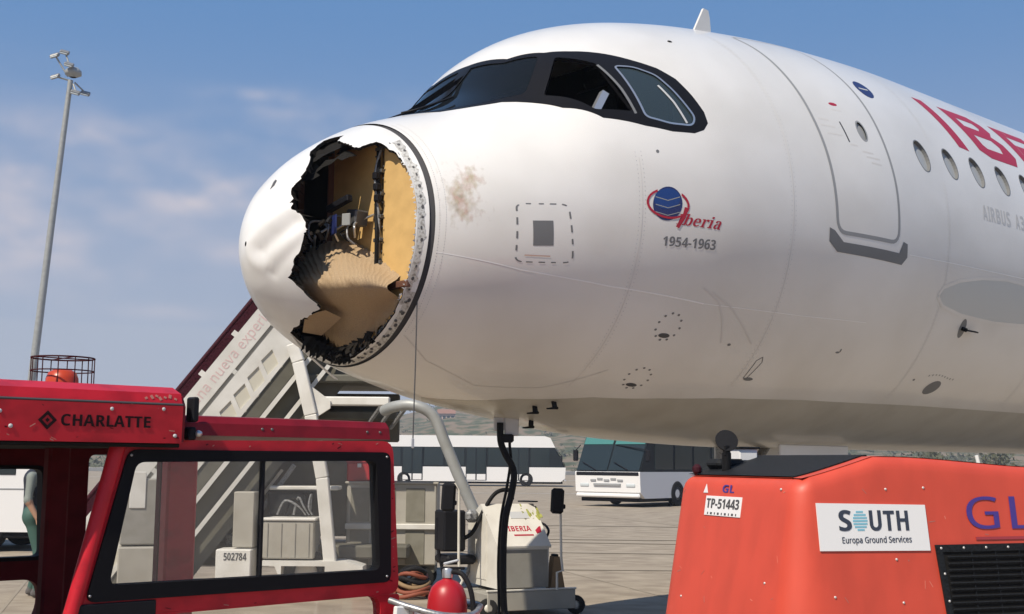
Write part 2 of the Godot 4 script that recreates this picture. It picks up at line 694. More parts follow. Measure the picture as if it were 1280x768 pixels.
	mat("tyre_mark", Color(.34, .286, .216), .9)
	mat("paint_line", Color(.62, .60, .55), .7, 0, specks, 1.5)
	var hl := mat("hill", Color(.21, .16, .105), .95)
	hl.albedo_texture = noise_tex(.02, Color(.52, .66, .42), Color(1, .98, .95), 5, 5, FastNoiseLite.TYPE_SIMPLEX_SMOOTH, false, 512, [.35, .62])
	hl.uv1_triplanar = true
	hl.uv1_world_triplanar = true
	hl.uv1_scale = Vector3.ONE * .012

# ------------------------------------------------------------------ sky
func make_sky() -> Sky:
	var w := 2048
	var h := 1024
	var im := Image.create_empty(w, h, false, Image.FORMAT_RGBF)
	var n1 := FastNoiseLite.new()
	n1.seed = 11
	n1.frequency = .055
	n1.fractal_octaves = 5
	var n2 := FastNoiseLite.new()
	n2.seed = 12
	n2.frequency = .018
	n2.fractal_octaves = 3
	var top := Vector3(.065, .145, .34)
	var mid := Vector3(.124, .262, .515)
	var low := Vector3(.405, .46, .57)
	var hor := Vector3(.46, .50, .58)
	# banks of cloud: bearing, height, half width, half height (degrees), strength
	var banks := [[-19.5, 12.2, 9.0, 3.2, .42], [-14.2, 12.2, 3.2, 1.05, .62], [-22.5, 9.0, 6.0, 2.0, .30], [-12.0, 16.6, 2.6, .32, .50], [-11.4, 15.8, 1.8, .28, .42], [-9.5, 12.8, 2.2, .5, .3], [-19.0, 14.4, 3.0, .5, .3], [-16.0, 6.6, 2.6, .35, .22],
		[-17.6, 8.1, 1.0, .45, .42], [-13.0, 9.2, 2.4, .6, .30], [-6.5, 16.0, 3.2, .9, .40], [-10.5, 14.6, 3.0, 1.4, .25], [-27.0, 11.0, 6.0, 3.0, .35], [34.0, 11.0, 9.0, 2.5, .35],
		[62.0, 16.0, 14.0, 4.0, .4], [-58.0, 14.0, 13.0, 3.5, .45], [-95.0, 18.0, 15.0, 5.0, .4], [120.0, 14.0, 16.0, 4.0, .4], [165.0, 20.0, 14.0, 4.0, .4], [-140.0, 12.0, 15.0, 3.5, .45]]
	for j in h:
		var el := 90.0 - 180.0 * (j + .5) / h
		var base: Vector3
		if el < 0.0:
			base = Vector3(.30, .28, .25)
		elif el < 6.0:
			base = hor.lerp(low, smoothstep(0, 6, el))
		elif el < 22.0:
			base = low.lerp(mid, smoothstep(2.0, 22, el))
		else:
			base = mid.lerp(top, smoothstep(22, 80, el))
		for i in w:
			var c := base
			if el > 0.0 and el < 40.0:
				var az := 360.0 * (i + .5) / w
				if az > 180.0:
					az -= 360.0
				var s := 0.0
				for b in banks:
					var dx: float = (az - b[0]) / b[2]
					var dy: float = (el - b[1]) / b[3]
					var q := dx * dx + dy * dy
					if q < 4.0:
						s += .72 * b[4] * exp(-q * 1.1)
				if s > .01:
					var a := deg_to_rad(az)
					var px := sin(a) * 57.3
					var pz := cos(a) * 57.3
					var v := n1.get_noise_3d(px * 2.2, el * 5.6, pz * 2.2) + .5 * n1.get_noise_3d(px * 7.0, el * 16.0, pz * 7.0)
					var u := clampf(s * (1.0 + 1.5 * v + .5 * n2.get_noise_3d(px * 3, el * 6, pz * 3)), 0.0, .9)
					var lit := Vector3(.62, .58, .63).lerp(Vector3(.47, .49, .60), clampf(.5 - v, 0, 1))
					c = c.lerp(lit, u)
			c *= .97
			im.set_pixel(i, j, Color(c.x, c.y, c.z))
	var pm := PanoramaSkyMaterial.new()
	pm.panorama = ImageTexture.create_from_image(im)
	var sky := Sky.new()
	sky.sky_material = pm
	return sky

# ------------------------------------------------------------------ ground, hills, far things
func make_setting() -> void:
	var st := new_st()
	quad(st, Vector3(-900, 0, 300), Vector3(900, 0, 300), Vector3(900, 0, -900), Vector3(-900, 0, -900))
	setting("apron", st, M.apron)
	# expansion joints of the concrete slabs
	st = new_st()
	var dir := Basis(Vector3.UP, .30)
	for k in range(-16, 22):
		var p := Vector3(k * 7.5 - 1.2, .004, 0)
		quad(st, dir * (p + Vector3(-.02, 0, 40)), dir * (p + Vector3(.02, 0, 40)), dir * (p + Vector3(.02, 0, -120)), dir * (p + Vector3(-.02, 0, -120)))
	setting("pavement_joints", st, M.joint)
	# sweeping tyre marks
	st = new_st()
	for k in 5:
		var y := .008 + k * .0006
		var z0 := -18.5 - k * 3.1 - rng.randf() * 1.5
		var wd := .22 + rng.randf() * .12
		var amp := rng.randf_range(-1.6, 1.6)
		var pts := []
		for i in 25:
			pts.append(Vector3(-14 + i * 1.4, y, z0 + amp * sin(i * .13 + k)))
		for i in 24:
			quad(st, pts[i] + Vector3(0, 0, wd), pts[i + 1] + Vector3(0, 0, wd), pts[i + 1] - Vector3(0, 0, wd), pts[i] - Vector3(0, 0, wd))
	setting("tyre_marks", st, M.tyre_mark)
	st = new_st()
	quad(st, Vector3(-80, .014, -63.6), Vector3(80, .014, -66.6), Vector3(80, .014, -67.0), Vector3(-80, .014, -64.0))
	quad(st, Vector3(-160, .014, -112), Vector3(160, .014, -116), Vector3(160, .014, -117.2), Vector3(-160, .014, -113.2))
	setting("road_marking", st, M.paint_line)
	# hills
	st = new_st()
	var hn := FastNoiseLite.new()
	hn.seed = 4
	hn.frequency = .009
	hn.fractal_octaves = 4
	var cols := 150
	var rows := 16
	var grid := []
	for i in cols + 1:
		var row := []
		for j in rows + 1:
			var a := deg_to_rad(lerpf(-75, 75, float(i) / cols))
			var r := lerpf(260, 640, float(j) / rows)
			var rise := smoothstep(0.0, .75, float(j) / rows)
			var hh := rise * (25.0 + 15.0 * hn.get_noise_2d(sin(a) * 420, cos(a) * 420) + 7.0 * hn.get_noise_2d(sin(a) * r * 2.0, cos(a) * r * 2.0 + 90))
			hh *= .72 + .28 * smoothstep(-.35, .05, a) * (1.0 - smoothstep(.06, .3, a))
			row.append(Vector3(sin(a) * r, hh - .3, -cos(a) * r))
		grid.append(row)
	st.set_smooth_group(0)
	for i in cols:
		for j in rows:
			for q in [grid[i][j], grid[i + 1][j], grid[i + 1][j + 1], grid[i][j], grid[i + 1][j + 1], grid[i][j + 1]]:
				st.add_vertex(q)
	st.generate_normals()
	setting("hills", st, M.hill)
	# scrub growing on the slope
	st = new_st()
	for k in 560:
		var a := deg_to_rad(rng.randf_range(-24, 30))
		var r := rng.randf_range(245, 520)
		var rise := smoothstep(0.0, .75, (r - 260) / 380)
		var hh := rise * (25.0 + 15.0 * hn.get_noise_2d(sin(a) * 420, cos(a) * 420) + 7.0 * hn.get_noise_2d(sin(a) * r * 2.0, cos(a) * r * 2.0 + 90)) * .86
		var s := rng.randf_range(.8, 2.6)
		var c := Vector3(sin(a) * r, maxf(hh, 0.0) - .3, -cos(a) * r)
		for b in 26:
			var v := Vector3(rng.randfn(), absf(rng.randfn()) * .8, rng.randfn()) * s * .7
			var e := s * .35
			flat_tri(st, c + v, c + v + Vector3(rng.randf_range(-e, e), e, rng.randf_range(-e, e)), c + v + Vector3(e, rng.randf_range(-e, e), rng.randf_range(-e, e)))
	var sc := setting("scrub", st, M.shrub)
	sc.set_meta("kind", "stuff")
	# low houses at the foot of the hill
	var spots := [[13.5, 420, 7.0, 3.4], [4.0, 470, 9.0, 3.6], [-4.5, 430, 6.0, 3.0]]
	var words := ["low pinkish house at the foot of the hill above the bus front", "wide pinkish building on the hillside between the two buses", "small pinkish house on the hillside above the long white bus", "low pinkish building on the hill behind the red ground power unit"]
	for k in spots.size():
		var s = spots[k]
		var a := atan2(s[0] - 1.0, s[1]) if k else deg_to_rad(1.9)
		a = [deg_to_rad(1.9), deg_to_rad(.6), deg_to_rad(-3.0), deg_to_rad(19.0)][k]
		var at := Vector3(sin(a) * s[1], 12.0 + k * 1.6, -cos(a) * s[1])
		var hs := thing("far_house", words[k], "house", at, a * -1.0, "houses far off on the hill")
		bx("wall", Vector3(0, s[3] * .5 - 1.0, 0), Vector3(s[2], s[3] + 2.0, 7), .05, M.far_wall, hs)
		st = new_st()
		prism(st, P([-4.2, s[3] + .01, 4.2, s[3] + .01, 0, s[3] + 1.7]), -s[2] * .53, s[2] * .53, Transform3D(Basis(Vector3.UP, PI / 2), Vector3.ZERO))
		part("roof", st, M.far_roof, hs)
		for i in 4:
			bx("window", Vector3(-s[2] * .36 + i * s[2] * .24, s[3] * .55, 3.52), Vector3(1.0, 1.2, .08), .01, M.bus_glass, hs)
	# trees along the far edge of the apron, at the right
	for k in 5:
		var at := Vector3(50 + k * 9.5 + rng.randf() * 4, 0, -150 - rng.randf() * 14)
		var hgt := rng.randf_range(3.6, 5.4)
		var tr := thing("far_tree", ["leftmost dark bushy tree", "second bushy tree from left", "middle dark bushy tree", "second bushy tree from right", "rightmost dark bushy tree"][k] + " in the row along the far edge of the apron", "tree", at, 0.0, "trees along the far edge of the apron")
		st = new_st()
		tube(st, [Vector3.ZERO, Vector3(.1, hgt * .35, 0), Vector3(0, hgt * .7, .1)], .2, 6, true, .4)
		part("trunk", st, M.bark, tr)
		st = new_st()
		for b in 260:
			var v := Vector3(rng.randfn() * .8, rng.randfn() * .55, rng.randfn() * .8) * hgt * .36 + Vector3(0, hgt * .62, 0)
			v.y = maxf(v.y, .4)
			var e := .35
			flat_tri(st, v, v + Vector3(rng.randf_range(-e, e), e, rng.randf_range(-e, e)), v + Vector3(e, rng.randf_range(-e, e), rng.randf_range(-e, e)))
		part("crown", st, M.shrub, tr)
	# crash barrier along the far side of the apron
	var cb := thing("crash_barrier", "long low grey crash barrier along the far side of the apron behind the buses", "barrier", Vector3(0, 0, -122))
	bx("rail", Vector3(0, .62, 0), Vector3(260, .34, .08), .02, M.steel, cb)
	st = new_st()
	for k in 80:
		box(st, Vector3(-128 + k * 3.2, .3, -.1), Vector3(.12, .62, .1))
	var posts := part("post", st, M.steel, cb)
	posts.set_meta("kind", "stuff")

# ------------------------------------------------------------------ the airliner
func make_airliner() -> void:
	var pl := thing("airliner", "white airliner with a smashed, torn-open nose cone and red IBERIA lettering", "airliner", Vector3(-1.9007, 0, -8.6599), deg_to_rad(41.968))
	# everything on the hull is modelled about the reference line; its parts are lifted by HM
	var hp := func(called: String, st: SurfaceTool, m: Material, parent: Node, label := "") -> MeshInstance3D:
		var o := part(called, st, m, parent, label)
		if parent == pl:
			o.position.y = HM
		return o
	var a3 := hull0(.036, 113.5)
	var b3 := hull0(.157, 78.8)
	dent_a = Vector2(a3.z, a3.y)
	dent_b = Vector2(b3.z, b3.y)

	# openings
	var mask := P([1.22, 9.4, 1.30, 3.0, 1.5, -3, 2.02, -3, 2.035, 0.0, 2.05, 18.4, 2.18, 29.7, 2.33, 35.2, 2.54, 41.3, 2.71, 46.3, 2.88, 50.9, 2.99, 55.5, 3.06, 61.4, 3.11, 66.7, 3.11, 70.0, 3.05, 71.9, 2.95, 72.7, 2.75, 71.8, 2.52, 69.3, 2.2, 64.2, 1.97, 53.7, 1.87, 45.6, 1.78, 38.0, 1.72, 34.0, 1.57, 28.7, 1.36, 22.0])
	var pane1 := rounded_hull([Vector2(1.30, 2.0), Vector2(2.00, 2.0), Vector2(2.015, 18.0), Vector2(2.13, 29.6), Vector2(1.87, 37.6), Vector2(1.76, 32.0), Vector2(1.6, 27.2), Vector2(1.39, 19.5), Vector2(1.29, 11)], .05)
	var pane2 := rounded_hull([Vector2(2.19, 34.6), Vector2(2.40, 44.6), Vector2(2.46, 64.4), Vector2(2.17, 60.7), Vector2(1.93, 44.3)], .04)
	var pane3 := rounded_hull([Vector2(2.52, 47.3), Vector2(2.67, 49.2), Vector2(2.82, 53.4), Vector2(2.9, 59.3), Vector2(3.0, 68.2), Vector2(2.95, 70.5), Vector2(2.75, 69.4), Vector2(2.55, 66.6)], .05)
	var mirrored := func(p: PackedVector2Array) -> PackedVector2Array:
		var o := PackedVector2Array()
		for q in p:
			o.append(Vector2(q.x, -q.y))
		o.reverse()
		return o
	var door := rounded_hull([Vector2(4.41, 28.0), Vector2(5.30, 28.0), Vector2(5.36, 57), Vector2(5.37, 70.2), Vector2(5.40, 83), Vector2(5.405, 97.2), Vector2(4.52, 96.2), Vector2(4.475, 79), Vector2(4.43, 65.6), Vector2(4.41, 50)], .12)
	var door_win := oval(Vector2(5.08, 68.1), .062, .105, 24)
	var cabin := []
	for k in 40:
		if k != 13 and k != 27:
			cabin.append(oval(Vector2(6.03 + .533 * k, 71.3), .112, .168, 26, -.10))

	# outline of the tear in the nose cone (station, degrees from the top towards the port side)
	var tear0 := P([.66, 13.8, .585, 17.4, .585, 26.8, .60, 35.6, .67, 35.9, .73, 37.0, .765, 50.1, .775, 57.2, .80, 60.0, .79, 70.2, .785, 85.1, .78, 104.2, .785, 115.2, .79, 123.5, .795, 134.7, .79, 151.7, .81, 170.7, .84, 185.4, .71, 185.9, .55, 186.4, .42, 185.4, .36, 163.6, .375, 153.0, .39, 145.2, .30, 140.5, .18, 132.9, .175, 121.0, .18, 108.6, .20, 91.8, .22, 87.2, .19, 74.3, .165, 65.0, .17, 56.9, .19, 40.2, .25, 36.2, .335, 25.3, .44, 9.5, .60, 3.0])
	var tear := PackedVector2Array()
	for i in tear0.size():
		var a := tear0[i]
		var b := tear0[(i + 1) % tear0.size()]
		var ragged := i >= 17 or i < 6
		var n := rng.randi_range(4, 7) if ragged else 5
		for k in n:
			var p := a.lerp(b, (k + (rng.randf_range(-.3, .3) if k > 0 else 0.0)) / n)
			var j := .0045
			if ragged:
				j = .006 if rng.randf() < .7 else .014
			p += Vector2(rng.randf_range(-j, j), rng.randf_range(-j, j) * 32.0)
			tear.append(p)

	# nose cone
	var xs := PackedFloat32Array([.0004, .006, .014, .026, .042, .06, .08, .10, .115, .13, .145, .16, .18, .20, .22, .245, .27, .3, .34, .38, .42, .46, .5, .54, .58, .62, .66, .7, .74, .78, .81, .84, .862])
	var ps := steps(-60, 300, 1.8)
	var st := new_st()
	sheet(st, PackedVector2Array(), 0.0, [tear], 0, 0, xs, ps)
	var rad: MeshInstance3D = hp.call("nose_cone", st, M.radome_paint, pl, "dented white nose cone with a ragged hole in its port side")
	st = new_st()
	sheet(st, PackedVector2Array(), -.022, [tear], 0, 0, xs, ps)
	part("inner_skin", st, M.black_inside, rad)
	st = new_st()
	wall(st, tear, -.0005, -.023)
	part("torn_edge", st, M.torn_fibre, rad)
	# shreds of fibre hanging from the tear
	st = new_st()
	for k in 100:
		var i := rng.randi_range(17 * 5, tear.size() - 8)
		if i < 24 * 6 and rng.randf() < .4:
			continue
		var p := tear[i]
		var q := tear[(i + 1) % tear.size()]
		var a := hull(p.x, p.y, -.006)
		var b := hull(q.x, q.y, -.018)
		var into := -hull_n(maxf(p.x, .1), p.y)
		var along := Vector3(rng.randf_range(-.2, .9), rng.randf_range(-.7, .3), rng.randf_range(-.3, .5))
		var tip := a + (into * .5 + along * .6).normalized() * rng.randf_range(.03, .12)
		flat_tri(st, a, b, tip)
		flat_tri(st, a, tip, b.lerp(tip, .5) + into * .01)
	part("fibre_shred", st, M.torn_fibre, rad).set_meta("kind", "stuff")
	# lining: crumpled dark layers against the far wall
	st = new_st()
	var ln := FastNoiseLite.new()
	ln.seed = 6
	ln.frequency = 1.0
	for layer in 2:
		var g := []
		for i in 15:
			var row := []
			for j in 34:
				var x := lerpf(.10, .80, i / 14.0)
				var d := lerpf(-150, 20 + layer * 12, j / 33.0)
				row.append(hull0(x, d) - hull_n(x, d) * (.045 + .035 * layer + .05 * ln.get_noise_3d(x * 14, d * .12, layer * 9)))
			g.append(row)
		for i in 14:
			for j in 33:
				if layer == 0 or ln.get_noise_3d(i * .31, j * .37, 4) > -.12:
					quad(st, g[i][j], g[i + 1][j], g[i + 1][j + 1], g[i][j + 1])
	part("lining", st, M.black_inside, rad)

	# the joint between nose cone and fuselage: a dark band, a metal flange with bolts
	st = new_st()
	sheet(st, PackedVector2Array(), -.012, [], 0, 0, PackedFloat32Array([.855, .875, .905]), steps(-180, 180, 4))
	hp.call("joint_band", st, M.seal_dark, pl)
	st = new_st()
	for i in 120:
		var d0 := i * 3.0
		var d1 := d0 + 3.0
		quad(st, hull(.812, d0, -.024), hull(.812, d1, -.024), hull(.80, d1, -.085), hull(.80, d0, -.085))
		quad(st, hull(.80, d0, -.085), hull(.80, d1, -.085), hull(.855, d1, -.085), hull(.855, d0, -.085))
	var fl: MeshInstance3D = hp.call("flange", st, M.rim_metal, pl)
	for i in 12:
		var d := 126.0 + i * 5.0
		st = new_st()
		var n := hull_n(.83, d)
		var c := hull(.826, d, .002)
		var bb := Basis(Quaternion(Vector3.UP, n))
		lathe(st, [Vector2(0, .006), Vector2(.009, .006), Vector2(.0125, .002), Vector2(.0125, -.004)], 8, Transform3D(bb, c))
		part("bolt", st, M.bolt_metal, fl)
	for i in 22:
		var d := 118.0 + i * 3.1
		st = new_st()
		box(st, hull(.802, d, -.055), Vector3(.012, .022, .022), .004)
		part("bolt", st, M.bolt_metal, fl)
	# bare metal strip along the lower half of the joint
	st = new_st()
	sheet(st, P([.815, 121, .86, 121, .862, 140, .868, 160, .868, 186, .835, 186, .82, 160]), .004, [], .03, 1.5)
	var strip: MeshInstance3D = hp.call("bare_strip", st, M.rim_metal, pl)
	for i in 9:
		st = new_st()
		sheet(st, oval(Vector2(.842, 125 + i * 6.6), .011, .017, 10), .007)
		part("fastener_hole", st, M.line_dark, strip)
	# pale primer rim along the upper right of the tear
	st = new_st()
	sheet(st, P([.79, 50, .80, 60, .80, 122, .792, 122, .787, 80, .78, 60]), .003, [], .03, 1.5)
	hp.call("primer_rim", st, M.line_pale, pl)
	var in_edge := PackedVector2Array()
	var out_edge := PackedVector2Array()
	for k in 60:
		var d := 42.0 + k * 1.45
		in_edge.append(Vector2(.792 + rng.randf_range(-.006, .008), d + rng.randf_range(-.4, .4)))
		out_edge.append(Vector2(.838 + rng.randf_range(-.016, .012), d + rng.randf_range(-.4, .4)))
	out_edge.reverse()
	st = new_st()
	sheet(st, in_edge + out_edge, .005, [], .03, 1.5)
	var peel: MeshInstance3D = hp.call("peeled_rim", st, M.rim_metal, pl)
	for k in 15:
		st = new_st()
		sheet(st, oval(Vector2(.818 + rng.randf_range(-.006, .006), 45.0 + k * 5.4 + rng.randf_range(-.8, .8)), rng.randf_range(.006, .010), rng.randf_range(.009, .016), 9), .0078)
		part("fastener_hole", st, M.line_dark, peel)
	st = new_st()
	for k in 44:
		var d := 40.0 + k * 2.0 + rng.randf_range(-.8, .8)
		var a := hull(.783, d, .0)
		var b := hull(.783, d + rng.randf_range(.6, 2.2), .0)
		var tip := a.lerp(b, .5) + Vector3(-rng.randf_range(.004, .028), 0, 0) - hull_n(.78, d) * rng.randf_range(.0, .035)
		flat_tri(st, a, b, tip)
	part("peeled_flake", st, M.line_pale, peel).set_meta("kind", "stuff")
	# a strip of cone left hanging below
	st = new_st()
	var lip := curve([hull(.45, 186, .0), hull(.56, 189, .012), hull(.72, 190, .03), hull(.86, 189, .06), hull(.93, 187, .085)], 6)
	for i in lip.size() - 1:
		var w0 := Vector3(0, .012, -.05)
		quad(st, lip[i], lip[i + 1], lip[i + 1] + w0, lip[i] + w0)
		quad(st, lip[i] + Vector3(0, -.006, 0), lip[i + 1] + Vector3(0, -.006, 0), lip[i + 1] + w0 + Vector3(0, -.006, 0), lip[i] + w0 + Vector3(0, -.006, 0))
		quad(st, lip[i], lip[i + 1], lip[i + 1] + Vector3(0, -.006, 0), lip[i] + Vector3(0, -.006, 0))
	hp.call("hanging_strip", st, M.radome_paint, pl)

	# pressure bulkhead behind the cone
	st = new_st()
	var disc := PackedVector2Array()
	for i in 72:
		var v := hull(.85, i * 5.0, -.03)
		disc.append(Vector2(v.z, v.y))
	var face := Transform3D(Basis(Vector3.UP, -PI / 2), Vector3.ZERO)   # plate plane (x, y) -> (-z, y), thickness along -x
	prism(st, disc, -.875, -.86, face)
	var bulk: MeshInstance3D = hp.call("bulkhead", st, M.bulkhead_back, pl)
	var panels := [[-.95, -.58, -1.35, .3], [-.57, -.16, -1.35, .3], [-.145, .445, -1.35, .3], [.515, .93, -1.25, .2]]
	for q in panels:
		var r := PackedVector2Array([Vector2(q[0], q[2]), Vector2(q[1], q[2]), Vector2(q[1], q[3]), Vector2(q[0], q[3])])
		for c in Geometry2D.intersect_polygons(r, disc):
			st = new_st()
			prism(st, c, -.858, -.825 + .004 * q[0], face)
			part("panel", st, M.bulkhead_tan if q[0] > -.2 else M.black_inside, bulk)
	for z in [-.572, -.152]:
		bx("stiffener", Vector3(.812, -.5, z), Vector3(.07, 1.25, .016), .003, M.bulkhead_edge, bulk)
	for k in 7:
		bx("bracket", Vector3(.815, -.98 + k * .17, .48), Vector3(.05, .028, .085), .004, M.bolt_metal, bulk)
	pipe("cable_run", curve([Vector3(.80, .02, .47), Vector3(.79, -.2, .49), Vector3(.795, -.42, .465), Vector3(.78, -.62, .50), Vector3(.79, -.9, .485)], 6), .016, M.cable_black, bulk)
	pipe("cable_run", curve([Vector3(.81, .05, .50), Vector3(.775, -.16, .47), Vector3(.80, -.5, .495), Vector3(.81, -.85, .475)], 6), .010, M.grey_metal, bulk)
	for k in 3:
		bx("connector", Vector3(.775, -.17 - k * .085, .485 + .012 * k), Vector3(.05, .055, .05), .008, M.black_plastic, bulk)
	st = new_st()
	for k in 26:
		lathe(st, [Vector2(0, .004), Vector2(.007, .003), Vector2(.007, 0)], 6, Transform3D(Basis(Vector3.BACK, PI / 2), Vector3(.806, -1.0 + (k % 13) * .09, .43 if k < 13 else .53)))
	part("rivet", st, M.bolt_metal, bulk).set_meta("kind", "stuff")
	bx("bracket", Vector3(.80, -1.0, .74), Vector3(.04, .05, .26), .006, M.bulkhead_edge, bulk)
	var band := []
	for k in 26:
		band.append(hull(.812, 38.0 + k * 3.9, -.10))
	pipe("edge_tube", band, .017, M.bulkhead_edge, bulk, 8)
	# smashed radar drive
	var dr: MeshInstance3D = hp.call("radar_drive", box_st(Vector3(.72, -.47, .33), Vector3(.12, .12, .13), .012, Basis(Vector3.RIGHT, .15)), M.bolt_metal, pl)
	bx("housing", Vector3(.60, -.37, .27), Vector3(.05, .05, .28), .006, M.black_plastic, dr, Basis(Vector3.RIGHT, -.18))
	bx("cover_plate", Vector3(.605, -.50, .36), Vector3(.015, .09, .07), .004, M.lamp_grey, dr, Basis(Vector3.UP, .4))
	bx("circuit_board", Vector3(.57, -.53, .25), Vector3(.012, .14, .13), .002, M.decal_navy, dr, Basis(Vector3.UP, -.3))
	for k in 9:
		var p := Vector3(.50 + .02 * k, -.50 - .02 * (k % 4), -.06 + .055 * k)
		pipe("loose_wire", curve([p + Vector3(.16, .06, .02), p + Vector3(.02, .05 * sin(k * 2.0), 0), p + Vector3(-.03, -.07, .05), p + Vector3(.02, -.12, .09 * cos(k))], 4), .006 + .002 * (k % 3), [M.cable_black, M.grey_metal, M.aluminium][k % 3], dr, 6)
	for k in 16:
		var p := Vector3(rng.randf_range(.42, .64), rng.randf_range(-.66, -.5), rng.randf_range(-.18, .34))
		bx("fragment", p, Vector3(rng.randf_range(.02, .07), rng.randf_range(.01, .05), rng.randf_range(.02, .08)), .004, [M.torn_fibre, M.torn_fibre, M.black_plastic, M.honeycomb, M.aluminium][k % 5], dr, Basis.from_euler(Vector3(rng.randf() * 3, rng.randf() * 3, rng.randf() * 3)))

	# crushed honeycomb core bulging out of the lower half
	var back := [[.66, -.86, -.26], [.74, -.68, -.22], [.80, -.60, .09], [.82, -.69, .33], [.825, -.81, .54], [.825, -.93, .74]]
	var topc := [[.5, -.874, -.17], [.58, -.70, -.15], [.66, -.64, .10], [.72, -.74, .33], [.77, -.845, .535], [.80, -.96, .737]]
	var ridge := [[.35, -.979, .10], [.37, -.985, .36], [.41, -.99, .56], [.48, -1.00, .70], [.58, -1.01, .74], [.68, -1.035, .775]]
	var lowc := [[.55, -1.12, .02], [.60, -1.18, .18], [.65, -1.20, .36], [.71, -1.20, .50], [.77, -1.15, .62], [.80, -1.09, .74]]
	var botc := [[.72, -1.27, -.10], [.77, -1.36, -.02], [.80, -1.41, .12], [.81, -1.40, .28], [.815, -1.29, .50], [.82, -1.157, .71]]
	var rails := []
	for c in [back, topc, ridge, lowc, botc]:
		var pts := []
		for v in c:
			pts.append(Vector3(v[0], v[1], v[2]))
		rails.append(curve(pts, 14))
	st = new_st()
	var hg := []
	var nu: int = rails[0].size()
	for i in nu:
		var col := []
		for r in 5:
			col.append(rails[r][i])
		var c2 := curve(col, 9)
		for j in c2.size():
			var rib := .0065 * sin(i * 2.1) * smoothstep(0.0, .25, float(j) / c2.size()) * (1.0 - smoothstep(.40, .56, float(j) / c2.size()))
			var crumple := .020 * ln.get_noise_3d(c2[j].y * 9, c2[j].z * 9, 3.0) + .008 * ln.get_noise_3d(c2[j].y * 30, c2[j].z * 30, 8.0)
			c2[j] += Vector3(-rib - crumple, rib * .7, 0)
			if j == 0:
				c2[j].y += .006 * sin(i * 1.7) + .006 * sin(i * 3.9)
			if j == c2.size() - 1:
				c2[j].y += .025 * sin(i * 2.3) + .02 * sin(i * 5.1)
		hg.append(c2)
	st.set_smooth_group(0)
	for i in nu - 1:
		for j in hg[0].size() - 1:
			for q in [hg[i][j], hg[i + 1][j], hg[i + 1][j + 1], hg[i][j], hg[i + 1][j + 1], hg[i][j + 1]]:
				st.add_vertex(q)
	st.generate_normals()
	hp.call("honeycomb_core", st, M.honeycomb, pl, "crushed tan honeycomb core bulging out of the broken nose")
	st = new_st()
	for k in 70:
		var t := rng.randf()
		var p := curve([Vector3(.53, -1.36, .02), Vector3(.6, -1.43, .15), Vector3(.67, -1.44, .29), Vector3(.76, -1.33, .50)], 8)[int(t * 24)] as Vector3
		var q := p + Vector3(rng.randf_range(-.07, .04), rng.randf_range(-.12, -.02), rng.randf_range(-.05, .05))
		var wd := rng.randf_range(.02, .07)
		flat_tri(st, p + Vector3(0, .03, -wd), p + Vector3(0, .02, wd), q)
		flat_tri(st, p + Vector3(.01, .03, -wd), q, q + Vector3(.01, .02, wd * .7))
	hp.call("fibre_fringe", st, M.torn_fibre, pl).set_meta("kind", "stuff")
	# tan flap of core inside the lower left
	st = new_st()
	var fp := [hull(.36, 160, -.03), hull(.43, 148, -.05), hull(.55, 152, -.10), hull(.56, 172, -.06), hull(.46, 178, -.03)]
	for i in range(1, 4):
		flat_tri(st, fp[0], fp[i], fp[i + 1])
	hp.call("core_flap", st, M.honeycomb, pl)

	# fuselage
	var cuts := [mask, mirrored.call(mask), door]
	cuts.append_array(cabin)
	xs = steps(.898, 9.6, .075)
	xs.append_array(steps(9.9, 44.3, .5))
	st = new_st()
	var round_steps := steps(-180, 0, 3.0)
	round_steps.append_array(steps(1.5, 180, 1.5))
	sheet(st, PackedVector2Array(), 0.0, cuts, 0, 0, xs, round_steps)
	hp.call("fuselage", st, M.white_paint, pl)
	st = new_st()
	for i in 60:
		flat_tri(st, Vector3(44.3, .9, 0), hull(44.3, i * 6.0), hull(44.3, i * 6.0 + 6.0))
	hp.call("tail_end", st, M.grey_metal, pl)

	# flight deck windows: black surround, recessed panes, dark cabin
	for side in [1, -1]:
		var f := func(p: PackedVector2Array) -> PackedVector2Array:
			return p if side > 0 else mirrored.call(p)
		st = new_st()
		sheet(st, f.call(mask), .0015, [f.call(pane1), f.call(pane2), f.call(pane3)], .07, 1.5)
		for p in [pane1, pane2, pane3]:
			wall(st, f.call(p), .0015, -.03)
		var sur: MeshInstance3D = hp.call("window_surround", st, M.black_mask, pl)
		st = new_st()
		sheet(st, f.call(pane1), -.008)
		part("windscreen", st, M.cockpit_glass, sur)
		if side < 0:
			st = new_st()
			sheet(st, f.call(pane2), -.008)
			part("side_window", st, M.cockpit_glass, sur)
		st = new_st()
		sheet(st, f.call(pane3), -.01)
		part("rear_window", st, M.side_pane, sur)
		st = new_st()
		var p3: PackedVector2Array = f.call(pane3)
		sheet(st, stroke(p3, .018, true), .005, [], .05, 1.5)
		part("window_frame", st, M.aluminium, sur)
		st = new_st()
		sheet(st, f.call(stroke(P([2.79, 57.0, 2.86, 63.0, 2.91, 69.6]), .02)), -.004, [], .05, 1.5)
		part("inner_strip", st, M.line_pale, sur)
		st = new_st()
		sheet(st, f.call(stroke(P([2.40, 45.2, 2.45, 56.0, 2.475, 65.2]), .022)), .004, [], .05, 1.5)
		part("sliding_frame", st, M.decal_grey, sur)
		if side > 0:
			st = new_st()
			var q := [hull(2.34, 53.5, -.05), hull(2.37, 55.5, -.05), hull(2.21, 61.3, -.03), hull(2.165, 59.8, -.03)]
			quad(st, q[0], q[1], q[2], q[3])
			for i in 4:
				quad(st, q[i], q[(i + 1) % 4], q[(i + 1) % 4] + Vector3(0, -.01, -.04), q[i] + Vector3(0, -.01, -.04))
			part("window_strut", st, M.aluminium, sur)
